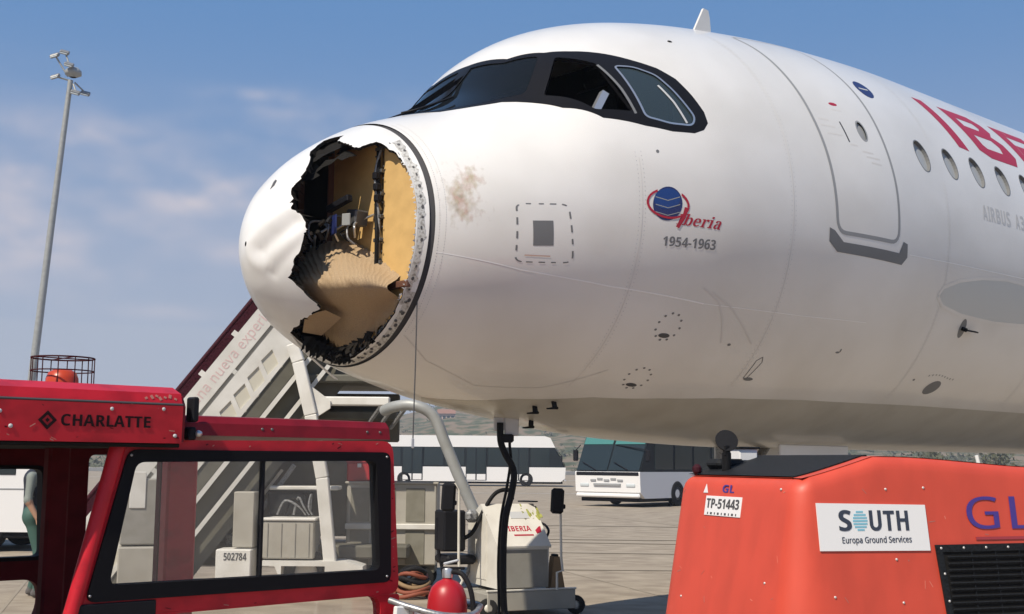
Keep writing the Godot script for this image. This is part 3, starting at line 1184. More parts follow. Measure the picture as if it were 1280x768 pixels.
	for z in [-1, 1]:
		var wb: Array = curve([hull(1.23, 8.0 * z, .02), hull(1.34, 13.0 * z, .03), hull(1.62, 14.0 * z, .03)], 4)
		st = new_st()
		tube(st, wb, .010, 5)
		hp.call("wiper", st, M.black_plastic, pl)
	st = new_st()
	box(st, Vector3(2.15, .50, 0), Vector3(.6, .06, 1.7), .03)
	var gl: MeshInstance3D = hp.call("glareshield", st, M.black_plastic, pl)
	for z in [-.62, .62]:
		bx("seat_back", Vector3(2.9, .55, z), Vector3(.14, .8, .5), .06, M.gpu_black, gl, Basis(Vector3.BACK, -.15))
		bx("headrest", Vector3(2.95, 1.02, z), Vector3(.12, .2, .28), .05, M.gpu_black, gl, Basis(Vector3.BACK, -.15))
	bx("rear_partition", Vector3(3.3, .45, 0), Vector3(.05, 1.7, 2.3), .01, M.gpu_black, gl)
	bx("cockpit_floor", Vector3(2.6, -.3, 0), Vector3(1.3, .05, 2.5), .01, M.gpu_black, gl)

	# cabin windows
	for w in cabin.slice(0, 12):
		st = new_st()
		wall(st, w, 0.0, -.045)
		sheet(st, stroke(w, .012, true), .002, [], .05, 1.5)
		var fr: MeshInstance3D = hp.call("cabin_window", st, M.decal_grey, pl)
		st = new_st()
		sheet(st, w, -.035, [], .05, 1.5)
		part("pane", st, M.blind, fr)
	st = new_st()
	for w in cabin.slice(12):
		sheet(st, w, -.03, [], .3, 12)
	hp.call("rear_panes", st, M.decal_grey, pl).set_meta("kind", "stuff")

	# passenger door
	var inset := func(p: PackedVector2Array, by: float) -> PackedVector2Array:
		var o := PackedVector2Array()
		for q in Geometry2D.offset_polygon(scaled(p), -by * SC)[0]:
			o.append(Vector2(q.x / SC, q.y))
		return o
	var leaf: PackedVector2Array = inset.call(door, .013)
	st = new_st()
	sheet(st, leaf, .001, [door_win])
	wall(st, leaf, .001, -.02)
	var dr2: MeshInstance3D = hp.call("cabin_door", st, M.white_paint, pl)
	st = new_st()
	sheet(st, door, -.016)
	part("door_seal", st, M.line_grey, dr2)
	st = new_st()
	sheet(st, stroke(door, .034, true), .0035)
	part("door_outline", st, M.line_grey, dr2)
	st = new_st()
	sheet(st, door_win, -.02)
	wall(st, door_win, .001, -.02)
	var dw := part("door_window", st, M.bus_glass, dr2)
	st = new_st()
	sheet(st, stroke(door_win, .018, true), .003)
	part("window_rim", st, M.line_grey, dw)
	st = new_st()
	sheet(st, stroke(P([4.795, 66.2, 4.83, 72.2]), .02), .003)
	part("handle", st, M.line_dark, dr2)
	st = new_st()
	sheet(st, oval(Vector2(4.83, 60.4), .06, .02, 12), .003)
	part("red_marking", st, M.decal_red, dr2)
	for q in [[4.57, 66.0, .14], [4.60, 68.0, .19], [4.66, 70.3, .20], [5.06, 74.4, .16], [5.12, 75.8, .20], [5.15, 77.3, .15], [4.88, 72.8, .1], [4.83, 62.3, .14]]:
		st = new_st()
		sheet(st, stroke(P([q[0] - q[2] * .5, q[1], q[0] + q[2] * .5, q[1] + .2]), .014), .003)
		part("small_print", st, M.decal_faint, dr2)
	st = new_st()
	sheet(st, P([4.41, 95.3, 4.42, 98.7, 4.54, 101.1, 5.49, 102.4, 5.57, 100.3, 5.555, 97.0, 5.485, 96.6, 5.43, 99.6, 4.61, 98.6, 4.48, 95.9]), .006, [], .06, 2)
	hp.call("scuff_plate", st, M.decal_grey, pl)
	# blue oval badge behind the door
	st = new_st()
	sheet(st, oval(Vector2(5.62, 50.3), .13, .125, 26), .003)
	var bd: MeshInstance3D = hp.call("oval_badge", st, M.decal_navy, pl)
	st = new_st()
	sheet(st, stroke(P([5.54, 50.3, 5.70, 50.1]), .02), .005)
	part("badge_line", st, M.line_pale, bd)

	# big red name
	var up := func(u: float, v: float, x0: float, w: float) -> Vector2:
		# u across 0..1, v down 0..1 inside the letter's box; letters lean with the hull
		return Vector2(x0 + u * w + .24 * v, 45.2 + 18.6 * v)
	var shape := func(a: Array, x0: float, w: float) -> PackedVector2Array:
		var o := PackedVector2Array()
		for k in range(0, a.size(), 2):
			o.append(up.call(a[k], a[k + 1], x0, w))
		return o
	var red := [
		[[0, 0, 1, 0, 1, 1.02, 0, 1], [], 6.70, .19],
		[[0, 0, .72, -.02, .90, .12, .92, .30, .80, .42, .96, .54, 1.0, .80, .84, 1.0, .2, 1.0, 0, .9], [[.22, .18, .62, .18, .66, .28, .58, .36, .22, .36], [.24, .54, .66, .54, .74, .66, .68, .80, .30, .80, .24, .74]], 7.20, .88],
		[[0, 0, 1, 0, 1, .19, .26, .19, .26, .38, .9, .38, .9, .57, .26, .57, .26, .8, 1, .8, 1, 1, 0, 1], [], 8.28, .80],
		[[0, 0, .74, 0, .94, .14, .94, .4, .76, .54, 1, 1, .72, 1, .5, .58, .25, .58, .25, 1, 0, 1], [[.25, .19, .64, .19, .68, .28, .62, .38, .25, .38]], 9.28, .86],
		[[0, 0, 1, 0, 1, 1, 0, 1], [], 10.34, .19],
		[[.38, 0, .62, 0, 1, 1, .74, 1, .66, .76, .34, .76, .26, 1, 0, 1], [[.5, .22, .6, .58, .4, .58]], 10.72, .92]]
	for q in red:
		var hs := []
		for h in q[1]:
			hs.append(shape.call(h, q[2], q[3]))
		st = new_st()
		sheet(st, shape.call(q[0], q[2], q[3]), .004, hs)
		hp.call("red_letter", st, M.decal_red, pl)
	# heritage logo: globe, ring, script, years
	st = new_st()
	sheet(st, oval(Vector2(2.62, 90.9), .132, .128, 30), .004)
	var lg: MeshInstance3D = hp.call("globe_logo", st, M.decal_navy, pl)
	st = new_st()
	sheet(st, oval(Vector2(2.615, 89.6), .118, .082, 24), .0055)
	part("globe_blue", st, M.decal_blue, lg)  # smaller oval of clearer blue printed inside the globe
	st = new_st()
	for w in [-.5, .0, .5]:
		sheet(st, stroke(P([2.51, 90.9 + w * 4, 2.62, 92.0 + w * 4, 2.73, 91.2 + w * 4]), .008), .007)
	part("globe_line", st, M.line_grey, lg)
	st = new_st()
	sheet(st, stroke(oval(Vector2(2.625, 90.9), .185, .105, 30, .18), .020, true), .0085, [P([2.53, 86.2, 2.53, 90.6, 2.74, 90.8, 2.75, 86.2])])
	sheet(st, stroke(P([2.79, 92.0, 2.77, 94.5, 2.715, 97.2]), .034), .0085)
	part("red_ring", st, M.decal_red, lg)
	var scr: MeshInstance3D = hull_lettering("red_script", "Iberia", Vector2(2.93, 95.6), .42, .085, M.decal_red, pl, .45, 3.2, "Droid Serif", true, .004)
	scr.position.y = HM
	var yrs: MeshInstance3D = hull_lettering("years", "1954-1963", Vector2(2.85, 101.2), .50, .075, M.decal_grey, pl, 0.0, 1.7)
	yrs.position.y = HM
	var word := "AIRBUS A321XLR"
	var at_x := 7.0
	for ch in word:
		if ch == " ":
			at_x += .09
			continue
		var wd := .035 if ch == "I" else (.055 if ch == "1" else .085)
		at_x += wd * .5
		var reg: MeshInstance3D = hull_lettering("faint_letter", ch, Vector2(at_x, 83.4), wd, .15, M.line_pale, pl, .04, .0)
		reg.position.y = HM
		at_x += wd * .5 + .022

	# static port plate inside a dashed square
	st = new_st()
	sheet(st, P([1.54, 93.4, 1.69, 93.8, 1.71, 101.6, 1.56, 101.5]), .003)
	var sq: MeshInstance3D = hp.call("port_plate", st, M.decal_grey, pl)
	var loop := rounded_hull([Vector2(1.42, 86.6), Vector2(1.80, 88.9), Vector2(1.88, 106.9), Vector2(1.45, 106.8)], .07, 6)
	var line := PackedVector2Array(loop)
	line.append(loop[0])
	var walk := 0.0
	for i in line.size() - 1:
		var a := line[i]
		var b := line[i + 1]
		var n := maxi(1, int(hull0(a.x, a.y).distance_to(hull0(b.x, b.y)) / .012))
		for k in n:
			var p := a.lerp(b, float(k) / n)
			var q := a.lerp(b, float(k + 1) / n)
			var s := hull0(p.x, p.y).distance_to(hull0(q.x, q.y))
			walk += s
			if fmod(walk, .095) < .042:
				st = new_st()
				sheet(st, stroke(PackedVector2Array([p, q.lerp(q + (q - p), .15)]), .013), .0035)
				part("dash", st, M.decal_grey, sq)
	st = new_st()
	sheet(st, stroke(P([1.51, 104.6, 1.70, 104.9]), .013), .0045)
	part("small_print", st, M.stain_red, sq)
	# smear left by the bird
	var area := Rect2(.90, 60.0, .40, 36.0)
	st = new_st()
	sheet(st, P([area.position.x, area.position.y, area.end.x, area.position.y, area.end.x, area.end.y, area.position.x, area.end.y]), .0018, [], .07, 1.5, PackedFloat32Array(), PackedFloat32Array(), area)
	hp.call("smear", st, smear_material(), pl)
	# skin joints and scrapes
	var lines := [[[.92, 103.4, 1.5, 109.4, 2.22, 113.7, 3.13, 116.8], .013, M.line_white], [[3.13, 116.8, 4.28, 117.8, 5.2, 118.0], .006, M.line_white],
		[[3.08, 112.6, 3.28, 116.0, 3.40, 121, 3.50, 127], .016, M.decal_faint], [[3.18, 113.5, 3.45, 117.5, 3.67, 122.3, 3.85, 126.5], .014, M.decal_faint],
		[[4.02, 137.0, 4.03, 131.2, 4.08, 130.0, 4.11, 131.6, 4.06, 137.0, 4.02, 137.0], .010, M.decal_grey],
		[[5.6, 99.5, 9.4, 99.2], .008, M.line_white], [[2.4, 78, 2.4, 150], .004, M.decal_faint], [[3.95, 30, 3.95, 140], .004, M.decal_faint], [[6.3, 20, 6.3, 66], .004, M.decal_faint], [[6.3, 78, 6.3, 140], .004, M.decal_faint], [[8.6, 20, 8.6, 140], .004, M.decal_faint],
		[[.93, 142, 1.2, 152, 1.7, 158, 2.2, 152, 2.6, 140], .008, M.decal_faint]]
	var ln_no := 0
	for q in lines:
		st = new_st()
		ln_no += 1
		var pts := P(q[0])
		var fine := PackedVector2Array()
		for i in pts.size() - 1:
			for k in 6:
				fine.append(pts[i].lerp(pts[i + 1], k / 6.0))
		fine.append(pts[-1])
		sheet(st, stroke(fine, q[1]), .0024 + .0002 * ln_no, [], .09, 1.5)
		hp.call("skin_line", st, q[2], pl)
	# rivet rows along the frames
	st = new_st()
	for x in [.925, .965, 2.375, 2.425, 3.925, 3.975, 6.275, 6.325, 8.575, 8.625]:
		for k in 96:
			var d := 26.0 + k * 1.2
			if (x > 1.2 and x < 3.2 and d < 76.0) or (x > 6.0 and d > 66.0 and d < 77.0):
				continue
			var c0 := hull(x, d, .0011)
			var n0 := hull_n(x, d)
			var u0 := Vector3(.0035, 0, 0)
			var v0 := n0.cross(Vector3.RIGHT).normalized() * .0035
			quad(st, c0 - u0 - v0, c0 + u0 - v0, c0 + u0 + v0, c0 - u0 + v0)
	hp.call("rivet_rows", st, M.line_pale, pl).set_meta("kind", "stuff")
	# sheet of darker grey over the belly, below this edge
	var edge := [1.75, 172, 2.1, 161, 2.7, 152.0, 3.3, 147.6, 3.96, 144.8, 5.0, 143.0, 7.0, 142.5, 28.0, 142.2]
	for side in [1, -1]:
		var o := PackedVector2Array([Vector2(1.6, 180 * side)])
		for k in range(0, edge.size(), 2):
			o.append(Vector2(edge[k], edge[k + 1] * side))
		o.append(Vector2(28.0, 180 * side))
		st = new_st()
		sheet(st, o, .002, [], .12, 1.5)
		hp.call("belly_sheet", st, M.belly_grey, pl)
	# oval grey patch with a reflection painted in, and small fittings along the lower side
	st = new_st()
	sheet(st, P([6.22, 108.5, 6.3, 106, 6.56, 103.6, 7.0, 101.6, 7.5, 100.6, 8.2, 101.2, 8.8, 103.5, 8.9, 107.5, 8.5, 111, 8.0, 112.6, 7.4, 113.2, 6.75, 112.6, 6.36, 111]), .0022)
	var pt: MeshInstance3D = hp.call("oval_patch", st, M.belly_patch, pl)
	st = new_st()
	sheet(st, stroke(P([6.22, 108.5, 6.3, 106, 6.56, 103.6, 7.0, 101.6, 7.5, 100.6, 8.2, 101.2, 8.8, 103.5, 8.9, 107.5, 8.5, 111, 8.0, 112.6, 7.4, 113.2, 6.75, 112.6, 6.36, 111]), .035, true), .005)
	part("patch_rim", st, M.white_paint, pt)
	for q in [[2.89, 125.5], [2.92, 142.9]]:
		st = new_st()
		sheet(st, oval(Vector2(q[0], q[1] + 1.2), .055, .022, 12), .003)
		var pr: MeshInstance3D = hp.call("drain_port", st, M.line_dark, pl)
		for k in 11:
			st = new_st()
			var a := TAU * k / 11.0
			sheet(st, oval(Vector2(q[0] + .11 * cos(a), q[1] - 1.4 + .12 * sin(a) / .03), .012, .010, 8), .0035)
			part("port_dot", st, M.decal_grey, pr)
	for q in [[4.09, 137.2, .06, .02], [3.6, 127.3, .02, .012], [5.0, 126.8, .028, .010], [5.03, 126.2, .010, .02], [2.57, 76.9, .014, .014], [6.5, 133, .02, .012], [8.0, 93.0, .03, .05]]:
		st = new_st()
		sheet(st, oval(Vector2(q[0], q[1]), q[2], q[3], 12), .003)
		hp.call("small_port", st, M.decal_grey, pl)
	st = new_st()
	sheet(st, oval(Vector2(6.93, 135.2), .13, .085, 20, -.3), .003)
	var ov: MeshInstance3D = hp.call("oval_port", st, M.decal_grey, pl)
	for k in 9:
		st = new_st()
		sheet(st, oval(Vector2(6.72 + .06 * k, 131.2 - .5 * sin(k * .6)), .008, .012, 8), .003)
		part("port_dot", st, M.decal_grey, ov)
	# angle of attack vane
	st = new_st()
	sheet(st, oval(Vector2(6.86, 116.1), .06, .10, 16), .003)
	var av: MeshInstance3D = hp.call("vane_plate", st, M.decal_grey, pl)
	st = new_st()
	var vn := hull_n(6.86, 116.1)
	tube(st, [hull(6.86, 116.1, 0), hull(6.86, 116.1, .05)], .02, 10)
	bar(st, hull(6.86, 116.1, .045), hull(7.08, 116.2, .045), .012, .035, .003, vn)
	part("vane", st, M.cable_black, av)
	# probes under the nose
	for q in [[2.37, 162.4], [2.45, 157.6], [2.62, 173.9]]:
		st = new_st()
		var p0 := hull(q[0], q[1], 0)
		var n := hull_n(q[0], q[1])
		bar(st, p0, p0 + n * .055, .018, .05, .005, Vector3.RIGHT)
		tube(st, [p0 + n * .055 + Vector3(.03, 0, 0), p0 + n * .065 + Vector3(-.09, 0, 0)], .012, 8, true, .5)
		hp.call("probe", st, M.cable_black, pl)
	# black cut and scuff on the front of the cone
	st = new_st()
	sheet(st, P([.125, 16.5, .165, 10.0, .185, 8.5, .18, 13.0, .15, 17.5]), .004)
	hp.call("scuff", st, M.line_dark, pl)
	# blade aerial on the crown
	st = new_st()
	prism(st, P([0, -.02, .26, -.02, .24, .17, .22, .24, .15, .245]), -.012, .012, Transform3D(Basis(), hull(4.30, 17, 0)))
	hp.call("blade_aerial", st, M.white_paint, pl)
	# nose wheel
	st = new_st()
	tube(st, [Vector3(5.40, HM - 2.0, 0), Vector3(5.40, .38, 0)], .085, 14)
	var ng := part("nose_gear", st, M.grey_metal, pl)
	pipe("drag_strut", [Vector3(5.40, 1.15, 0), Vector3(6.2, HM - 1.95, 0)], .045, M.grey_metal, ng)
	pipe("torque_link", [Vector3(5.50, 1.0, 0), Vector3(5.66, .75, 0), Vector3(5.50, .5, 0)], .03, M.grey_metal, ng)
	for z in [-.25, .25]:
		st = new_st()
		lathe(st, [Vector2(.20, -.11), Vector2(.34, -.11), Vector2(.38, -.07), Vector2(.385, .0), Vector2(.38, .07), Vector2(.34, .11), Vector2(.20, .11)], 28, Transform3D(Basis(Vector3.RIGHT, PI / 2), Vector3(5.40, .386, z)))
		var wh := part("tyre", st, M.tyre, ng)
		st = new_st()
		lathe(st, [Vector2(0, -.06), Vector2(.19, -.08), Vector2(.2, -.1), Vector2(.2, .1), Vector2(.19, .08), Vector2(0, .06)], 20, Transform3D(Basis(Vector3.RIGHT, PI / 2), Vector3(5.40, .386, z)))
		part("rim", st, M.aluminium, wh)
		bx("landing_light", Vector3(5.30, HM - 2.42, z * .9), Vector3(.10, .16, .16), .04, M.lens, ng)
		bx("gear_door", Vector3(6.35, HM - 2.12, z * 1.6), Vector3(1.2, .16, .03), .01, M.white_paint, ng)
	pipe("axle", [Vector3(5.40, .386, -.3), Vector3(5.40, .386, .3)], .05, M.grey_metal, ng)

func box_st(c: Vector3, s: Vector3, bev: float, b := Basis()) -> SurfaceTool:
	var st := new_st()
	box(st, c, s, bev, b)
	return st

func smear_material() -> StandardMaterial3D:
	# blood and down left on the paint: blotches of several tones that thin out into the white
	var n := 192
	var im := Image.create_empty(n, n, false, Image.FORMAT_RGBA8)
	var f1 := FastNoiseLite.new()
	f1.seed = 40
	f1.frequency = .035
	f1.fractal_octaves = 4
	var f2 := FastNoiseLite.new()
	f2.seed = 41
	f2.frequency = .03
	f2.fractal_octaves = 3
	for y in n:
		for x in n:
			var u := float(x) / n
			var v := float(y) / n
			var s := .95 * exp(-(pow((u - .36) / .17, 2) + pow((v - .55) / .24, 2))) + .9 * exp(-(pow((u - .62) / .15, 2) + pow((v - .36) / .17, 2))) + .6 * exp(-(pow((u - .50) / .2, 2) + pow((v - .78) / .14, 2)))
			var k := clampf(s * 1.0 + f1.get_noise_2d(x, y) * .65 - .20, 0.0, 1.0)
			var c := Color(.70, .62, .45).lerp(Color(.74, .56, .46), smoothstep(-.15, .25, f2.get_noise_2d(x, y) + .35 * (u - .45)))
			c = c.lerp(Color(.58, .50, .34), smoothstep(.18, .45, f2.get_noise_2d(x + 300, y) - .4 * (u - .35)))
			c.a = k * .46 * smoothstep(0.0, .1, u) * smoothstep(0.0, .1, 1.0 - u) * smoothstep(0.0, .1, v) * smoothstep(0.0, .1, 1.0 - v)
			im.set_pixel(x, y, c)
	var m := StandardMaterial3D.new()
	m.resource_name = "bird_smear"
	m.albedo_texture = ImageTexture.create_from_image(im)
	m.transparency = BaseMaterial3D.TRANSPARENCY_ALPHA
	m.roughness = .75
	return m

# ------------------------------------------------------------------ red baggage tractor in the foreground
func make_tractor() -> void:
	var t := thing("baggage_tractor", "red baggage tractor with black-framed side window and CHARLATTE on its roof edge", "tractor", Vector3(-1.3495, 0, -4.03), deg_to_rad(41.968))
	var across := Transform3D(Basis(Vector3(0, 0, 1), Vector3(0, 1, 0), Vector3(1, 0, 0)), Vector3.ZERO)   # plate plane (x, y) -> (z, y), thickness along x
	# roof
	var st := new_st()
	prism(st, P([.060, 1.655, .064, 1.780, .056, 1.785, .056, 1.790, .044, 1.822, -.02, 1.846, -.30, 1.856, -1.10, 1.856, -1.40, 1.84, -1.47, 1.79, -1.48, 1.655]), -1.35, .27, across)
	var roof := part("roof", st, M.tug_red, t)
	st = new_st()
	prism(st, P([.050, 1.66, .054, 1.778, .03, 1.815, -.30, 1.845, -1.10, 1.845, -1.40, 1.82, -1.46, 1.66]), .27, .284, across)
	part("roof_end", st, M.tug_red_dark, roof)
	pipe("roof_seam", [Vector3(-1.35, 1.7845, .061), Vector3(.27, 1.7845, .061)], .004, M.line_dark, roof, 6)
	bx("roof_lining", Vector3(-.53, 1.648, -.7), Vector3(1.6, .014, 1.5), .003, M.black_inside, roof)
	for k in 5:
		st = new_st()
		var c := Vector3([-.335, -.30, .02, .20, .245][k], [1.745, 1.70, 1.763, 1.768, 1.68][k], .062)
		lathe(st, [Vector2(0, .004), Vector2(.006, .003), Vector2(.008, -.004)], 8, Transform3D(Basis(Vector3.RIGHT, PI / 2), c))
		part("rivet", st, M.line_pale, roof)
	# lettering and the square badge on the roof edge
	var tilt := Basis(Vector3.RIGHT, .03)
	lettering("lettering", "CHARLATTE", .036, M.tug_letter, Transform3D(Basis(), Vector3(.005, 1.722, .0632)), roof, .300)
	st = new_st()
	var dm := Transform3D(Basis(Vector3.BACK, PI / 4), Vector3(-.188, 1.721, .0625))
	frame(st, P([-.021, -.021, .021, -.021, .021, .021, -.021, .021]), P([-.012, -.012, .012, -.012, .012, .012, -.012, .012]), 0, .002, dm)
	box(st, dm.origin + Vector3(0, 0, .001), Vector3(.010, .010, .002), 0, dm.basis)
	part("square_badge", st, M.tug_letter, roof)
	for k in 7:
		bx("worn_patch", Vector3(.14 + k * .017 + rng.randf() * .006, 1.803 + .004 * (k % 3), .0525 - .0012 * (k % 3)), Vector3(.010, .008 + .006 * (k % 2), .0012), .0004, M.worn_paint, roof, Basis(Vector3.RIGHT, -.36) * Basis(Vector3.BACK, rng.randf_range(-.5, .5)))
	# chips and scrapes along the edges of the red paint
	for k in 40:
		var at: Vector3
		if k < 18:
			at = Vector3(rng.randf_range(-.32, .26), [1.668, 1.775, 1.70][k % 3] + rng.randf_range(-.008, .008), .0632)
		elif k < 30:
			at = Vector3(rng.randf_range(.15, 1.15), [1.652, 1.668, 1.105][k % 3] + rng.randf_range(-.004, .004), .0005)
		else:
			at = Vector3(rng.randf_range(1.198, 1.215), rng.randf_range(1.12, 1.6), .0005)
		bx("paint_chip", at, Vector3(rng.randf_range(.004, .022), rng.randf_range(.0015, .005), .001), .0004, [M.worn_paint, M.tug_inside][k % 2], roof, Basis(Vector3.BACK, rng.randf_range(-.6, .6)))
	# beacon in its guard
	st = new_st()
	var bp := Vector3(.118, 1.853, -.60)
	lathe(st, [Vector2(0, .066), Vector2(.03, .064), Vector2(.050, .052), Vector2(.058, .030), Vector2(.060, .0)], 24, Transform3D(Basis(), bp + Vector3(0, .012, 0)))
	var bc := part("beacon", st, M.beacon_orange, t)
	st = new_st()
	lathe(st, [Vector2(.0, .016), Vector2(.066, .016), Vector2(.07, .0)], 24, Transform3D(Basis(), bp))
	part("beacon_base", st, M.black_plastic, bc)
	var cage := pipe("beacon_guard", ring_pts(bp + Vector3(0, .118, 0), .112, 28), .003, M.guard, t, 6)
	pipe("guard_ring", ring_pts(bp + Vector3(0, .07, 0), .112, 28), .0024, M.guard, cage, 6)
	for k in 12:
		var a := TAU * k / 12.0
		var o := Vector3(cos(a), 0, sin(a)) * .112
		pipe("guard_bar", [bp + o + Vector3(0, -.01, 0), bp + o + Vector3(0, .118, 0)], .0022, M.guard, cage, 6)
	for k in 2:
		var o := Vector3(cos(k * PI / 2), 0, sin(k * PI / 2)) * .112
		pipe("guard_bar", [bp + o + Vector3(0, .118, 0), bp - o + Vector3(0, .118, 0)], .0022, M.guard, cage, 6)
	# near side: upper frame round the window, lower frame round the kick panel
	var win_o := rounded([Vector2(-.013, 1.145), Vector2(.111, 1.634), Vector2(1.178, 1.636), Vector2(1.193, 1.142)], .035, 4)
	var win_i := rounded([Vector2(.062, 1.196), Vector2(.138, 1.592), Vector2(1.112, 1.603), Vector2(1.140, 1.190)], .03, 4)
	var out_u := rounded([Vector2(-.055, 1.095), Vector2(.080, 1.664), Vector2(1.196, 1.680), Vector2(1.24, 1.095)], .05, 4)
	st = new_st()
	frame(st, out_u, win_o, -.05, 0.0)
	var side := part("side_frame", st, M.tug_red, t)
	st = new_st()
	frame(st, win_o, win_i, -.04, .012)
	var rub := part("window_rubber", st, M.rubber_black, side)
	st = new_st()
	prism(st, rounded([Vector2(.055, 1.19), Vector2(.133, 1.598), Vector2(1.118, 1.609), Vector2(1.146, 1.184)], .03, 3), -.018, -.0135)
	part("pane", st, M.tug_glass, side)
	bx("window_divider", Vector3(.627, 1.395, -.012), Vector3(.014, .42, .022), .003, M.black_plastic, rub)
	for k in 4:
		st = new_st()
		var c := Vector3([.0, .118, 1.16, 1.172][k], [1.165, 1.615, 1.618, 1.165][k], .013)
		lathe(st, [Vector2(0, .003), Vector2(.004, .002), Vector2(.005, -.002)], 8, Transform3D(Basis(Vector3.RIGHT, PI / 2), c))
		part("screw", st, M.steel, rub)
	st = new_st()
	frame(st, rounded([Vector2(-.19, .42), Vector2(-.055, 1.0945), Vector2(1.24, 1.0945), Vector2(1.29, .42)], .01, 4), rounded([Vector2(.23, .58), Vector2(.272, 1.088), Vector2(1.150, 1.094), Vector2(1.19, .58)], .05, 4), -.05, .0)
	part("lower_frame", st, M.tug_red, t)
	st = new_st()
	prism(st, P([.225, .57, .265, 1.095, 1.155, 1.098, 1.195, .57]), -.03, -.026)
	part("lower_pane", st, M.tug_glass, t)
	# bright pillar strip with its rounded edge
	st = new_st()
	tube(st, [Vector3(-.19, .50, -.012), Vector3(-.048, 1.11, -.012), Vector3(.083, 1.655, -.012)], .027, 10)
	part("pillar", st, M.tug_red, t)
	bx("pillar_foot", Vector3(.09, 1.115, .006), Vector3(.28, .05, .012), .004, M.black_plastic, t)
	# header and roof of the rear cab, cast shade put into its darker red
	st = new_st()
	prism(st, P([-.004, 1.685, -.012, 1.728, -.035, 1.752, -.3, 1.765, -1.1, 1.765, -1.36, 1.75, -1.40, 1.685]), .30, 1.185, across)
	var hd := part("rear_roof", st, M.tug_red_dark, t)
	for k in 4:
		st = new_st()
		lathe(st, [Vector2(0, .003), Vector2(.005, .002), Vector2(.006, -.003)], 8, Transform3D(Basis(Vector3.RIGHT, PI / 2), Vector3([.62, .66, 1.08, 1.14][k], 1.712, -.008)))
		part("rivet", st, M.bolt_metal, hd)
	bx("hinge", Vector3(.328, 1.772, .02), Vector3(.026, .085, .05), .006, M.black_plastic, t)
	bx("hinge", Vector3(.326, 1.690, .012), Vector3(.03, .045, .04), .006, M.black_plastic, t)
	st = new_st()
	lathe(st, [Vector2(0, .014), Vector2(.009, .012), Vector2(.012, 0)], 12, Transform3D(Basis(Vector3.RIGHT, PI / 2), Vector3(.345, 1.69, .035)))
	part("hinge_knob", st, M.aluminium, t)
	# far side, with its own openings
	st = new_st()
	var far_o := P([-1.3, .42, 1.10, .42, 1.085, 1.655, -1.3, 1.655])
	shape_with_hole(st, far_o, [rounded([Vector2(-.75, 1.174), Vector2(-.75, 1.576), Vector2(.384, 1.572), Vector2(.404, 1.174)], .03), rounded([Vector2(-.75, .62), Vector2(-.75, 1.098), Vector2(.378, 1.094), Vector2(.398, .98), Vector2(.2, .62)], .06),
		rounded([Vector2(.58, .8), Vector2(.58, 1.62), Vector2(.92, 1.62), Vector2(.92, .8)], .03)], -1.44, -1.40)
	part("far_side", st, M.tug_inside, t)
	st = new_st()
	frame(st, rounded([Vector2(-.75, 1.174), Vector2(-.75, 1.576), Vector2(.384, 1.572), Vector2(.404, 1.174)], .03), rounded([Vector2(-.72, 1.19), Vector2(-.72, 1.56), Vector2(.372, 1.556), Vector2(.39, 1.19)], .03), -1.45, -1.39)
	part("far_rubber", st, M.rubber_black, t)
	bx("far_post", Vector3(.995, 1.2, -1.36), Vector3(.15, .9, .07), .01, M.tug_red, t)
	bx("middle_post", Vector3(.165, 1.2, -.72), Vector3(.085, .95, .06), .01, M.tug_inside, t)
	bx("seat", Vector3(-.45, .72, -.72), Vector3(.5, .14, .9), .04, M.black_plastic, t)
	bx("seat_back", Vector3(-.22, .92, -.72), Vector3(.1, .36, .8), .04, M.black_plastic, t, Basis(Vector3.BACK, -.12))
	bx("floor", Vector3(.0, .40, -.72), Vector3(2.6, .05, 1.4), .01, M.black_plastic, t)
	bx("front_panel", Vector3(-1.3, .75, -.72), Vector3(.06, .7, 1.4), .02, M.tug_red, t)
	pipe("front_post", [Vector3(-1.3, 1.0, -.03), Vector3(-1.1, 1.66, -.03)], .03, M.tug_red, t)
	pipe("front_post", [Vector3(-1.3, 1.0, -1.4), Vector3(-1.1, 1.66, -1.4)], .03, M.tug_red, t)
	var wheel := pipe("steering_wheel", ring_pts(Vector3.ZERO, .19, 24), .013, M.black_plastic, t)
	wheel.position = Vector3(-.72, 1.0, -.72)
	wheel.rotation = Vector3(0, 0, -.9)
	pipe("steering_column", [Vector3(-.72, 1.0, -.72), Vector3(-1.05, .5, -.72)], .025, M.black_plastic, t)
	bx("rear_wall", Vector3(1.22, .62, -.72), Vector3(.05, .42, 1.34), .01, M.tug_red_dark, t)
	# rear deck, chassis, wheels
	bx("rear_deck", Vector3(1.85, .58, -.72), Vector3(1.15, .24, 1.36), .03, M.tug_red, t)
	bx("chassis", Vector3(.5, .33, -.72), Vector3(3.5, .16, 1.1), .02, M.black_plastic, t)
	for k in 4:
		var c := Vector3([-.85, -.85, 1.75, 1.75][k], .29, [-.12, -1.32, -.12, -1.32][k])
		st = new_st()
		lathe(st, [Vector2(.15, -.10), Vector2(.26, -.10), Vector2(.29, -.06), Vector2(.29, .06), Vector2(.26, .10), Vector2(.15, .10)], 24, Transform3D(Basis(Vector3.RIGHT, PI / 2), c))
		var wh := part("wheel", st, M.tyre, t)
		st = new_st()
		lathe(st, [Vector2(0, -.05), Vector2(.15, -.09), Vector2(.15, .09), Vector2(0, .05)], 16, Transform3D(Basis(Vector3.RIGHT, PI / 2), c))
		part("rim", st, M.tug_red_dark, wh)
	# rail across the rear deck that holds the extinguisher
	var inv := t.transform.affine_inverse()
	var rl := []
	for q in [[-.44, 1.095, -4.62], [-.36, 1.075, -4.58], [-.24, 1.050, -4.56], [-.14, 1.045, -4.62], [-.11, 1.06, -4.76]]:
		rl.append(inv * Vector3(q[0], q[1], q[2]))
	pipe("rear_rail", curve(rl, 6), .012, M.steel, t, 10)
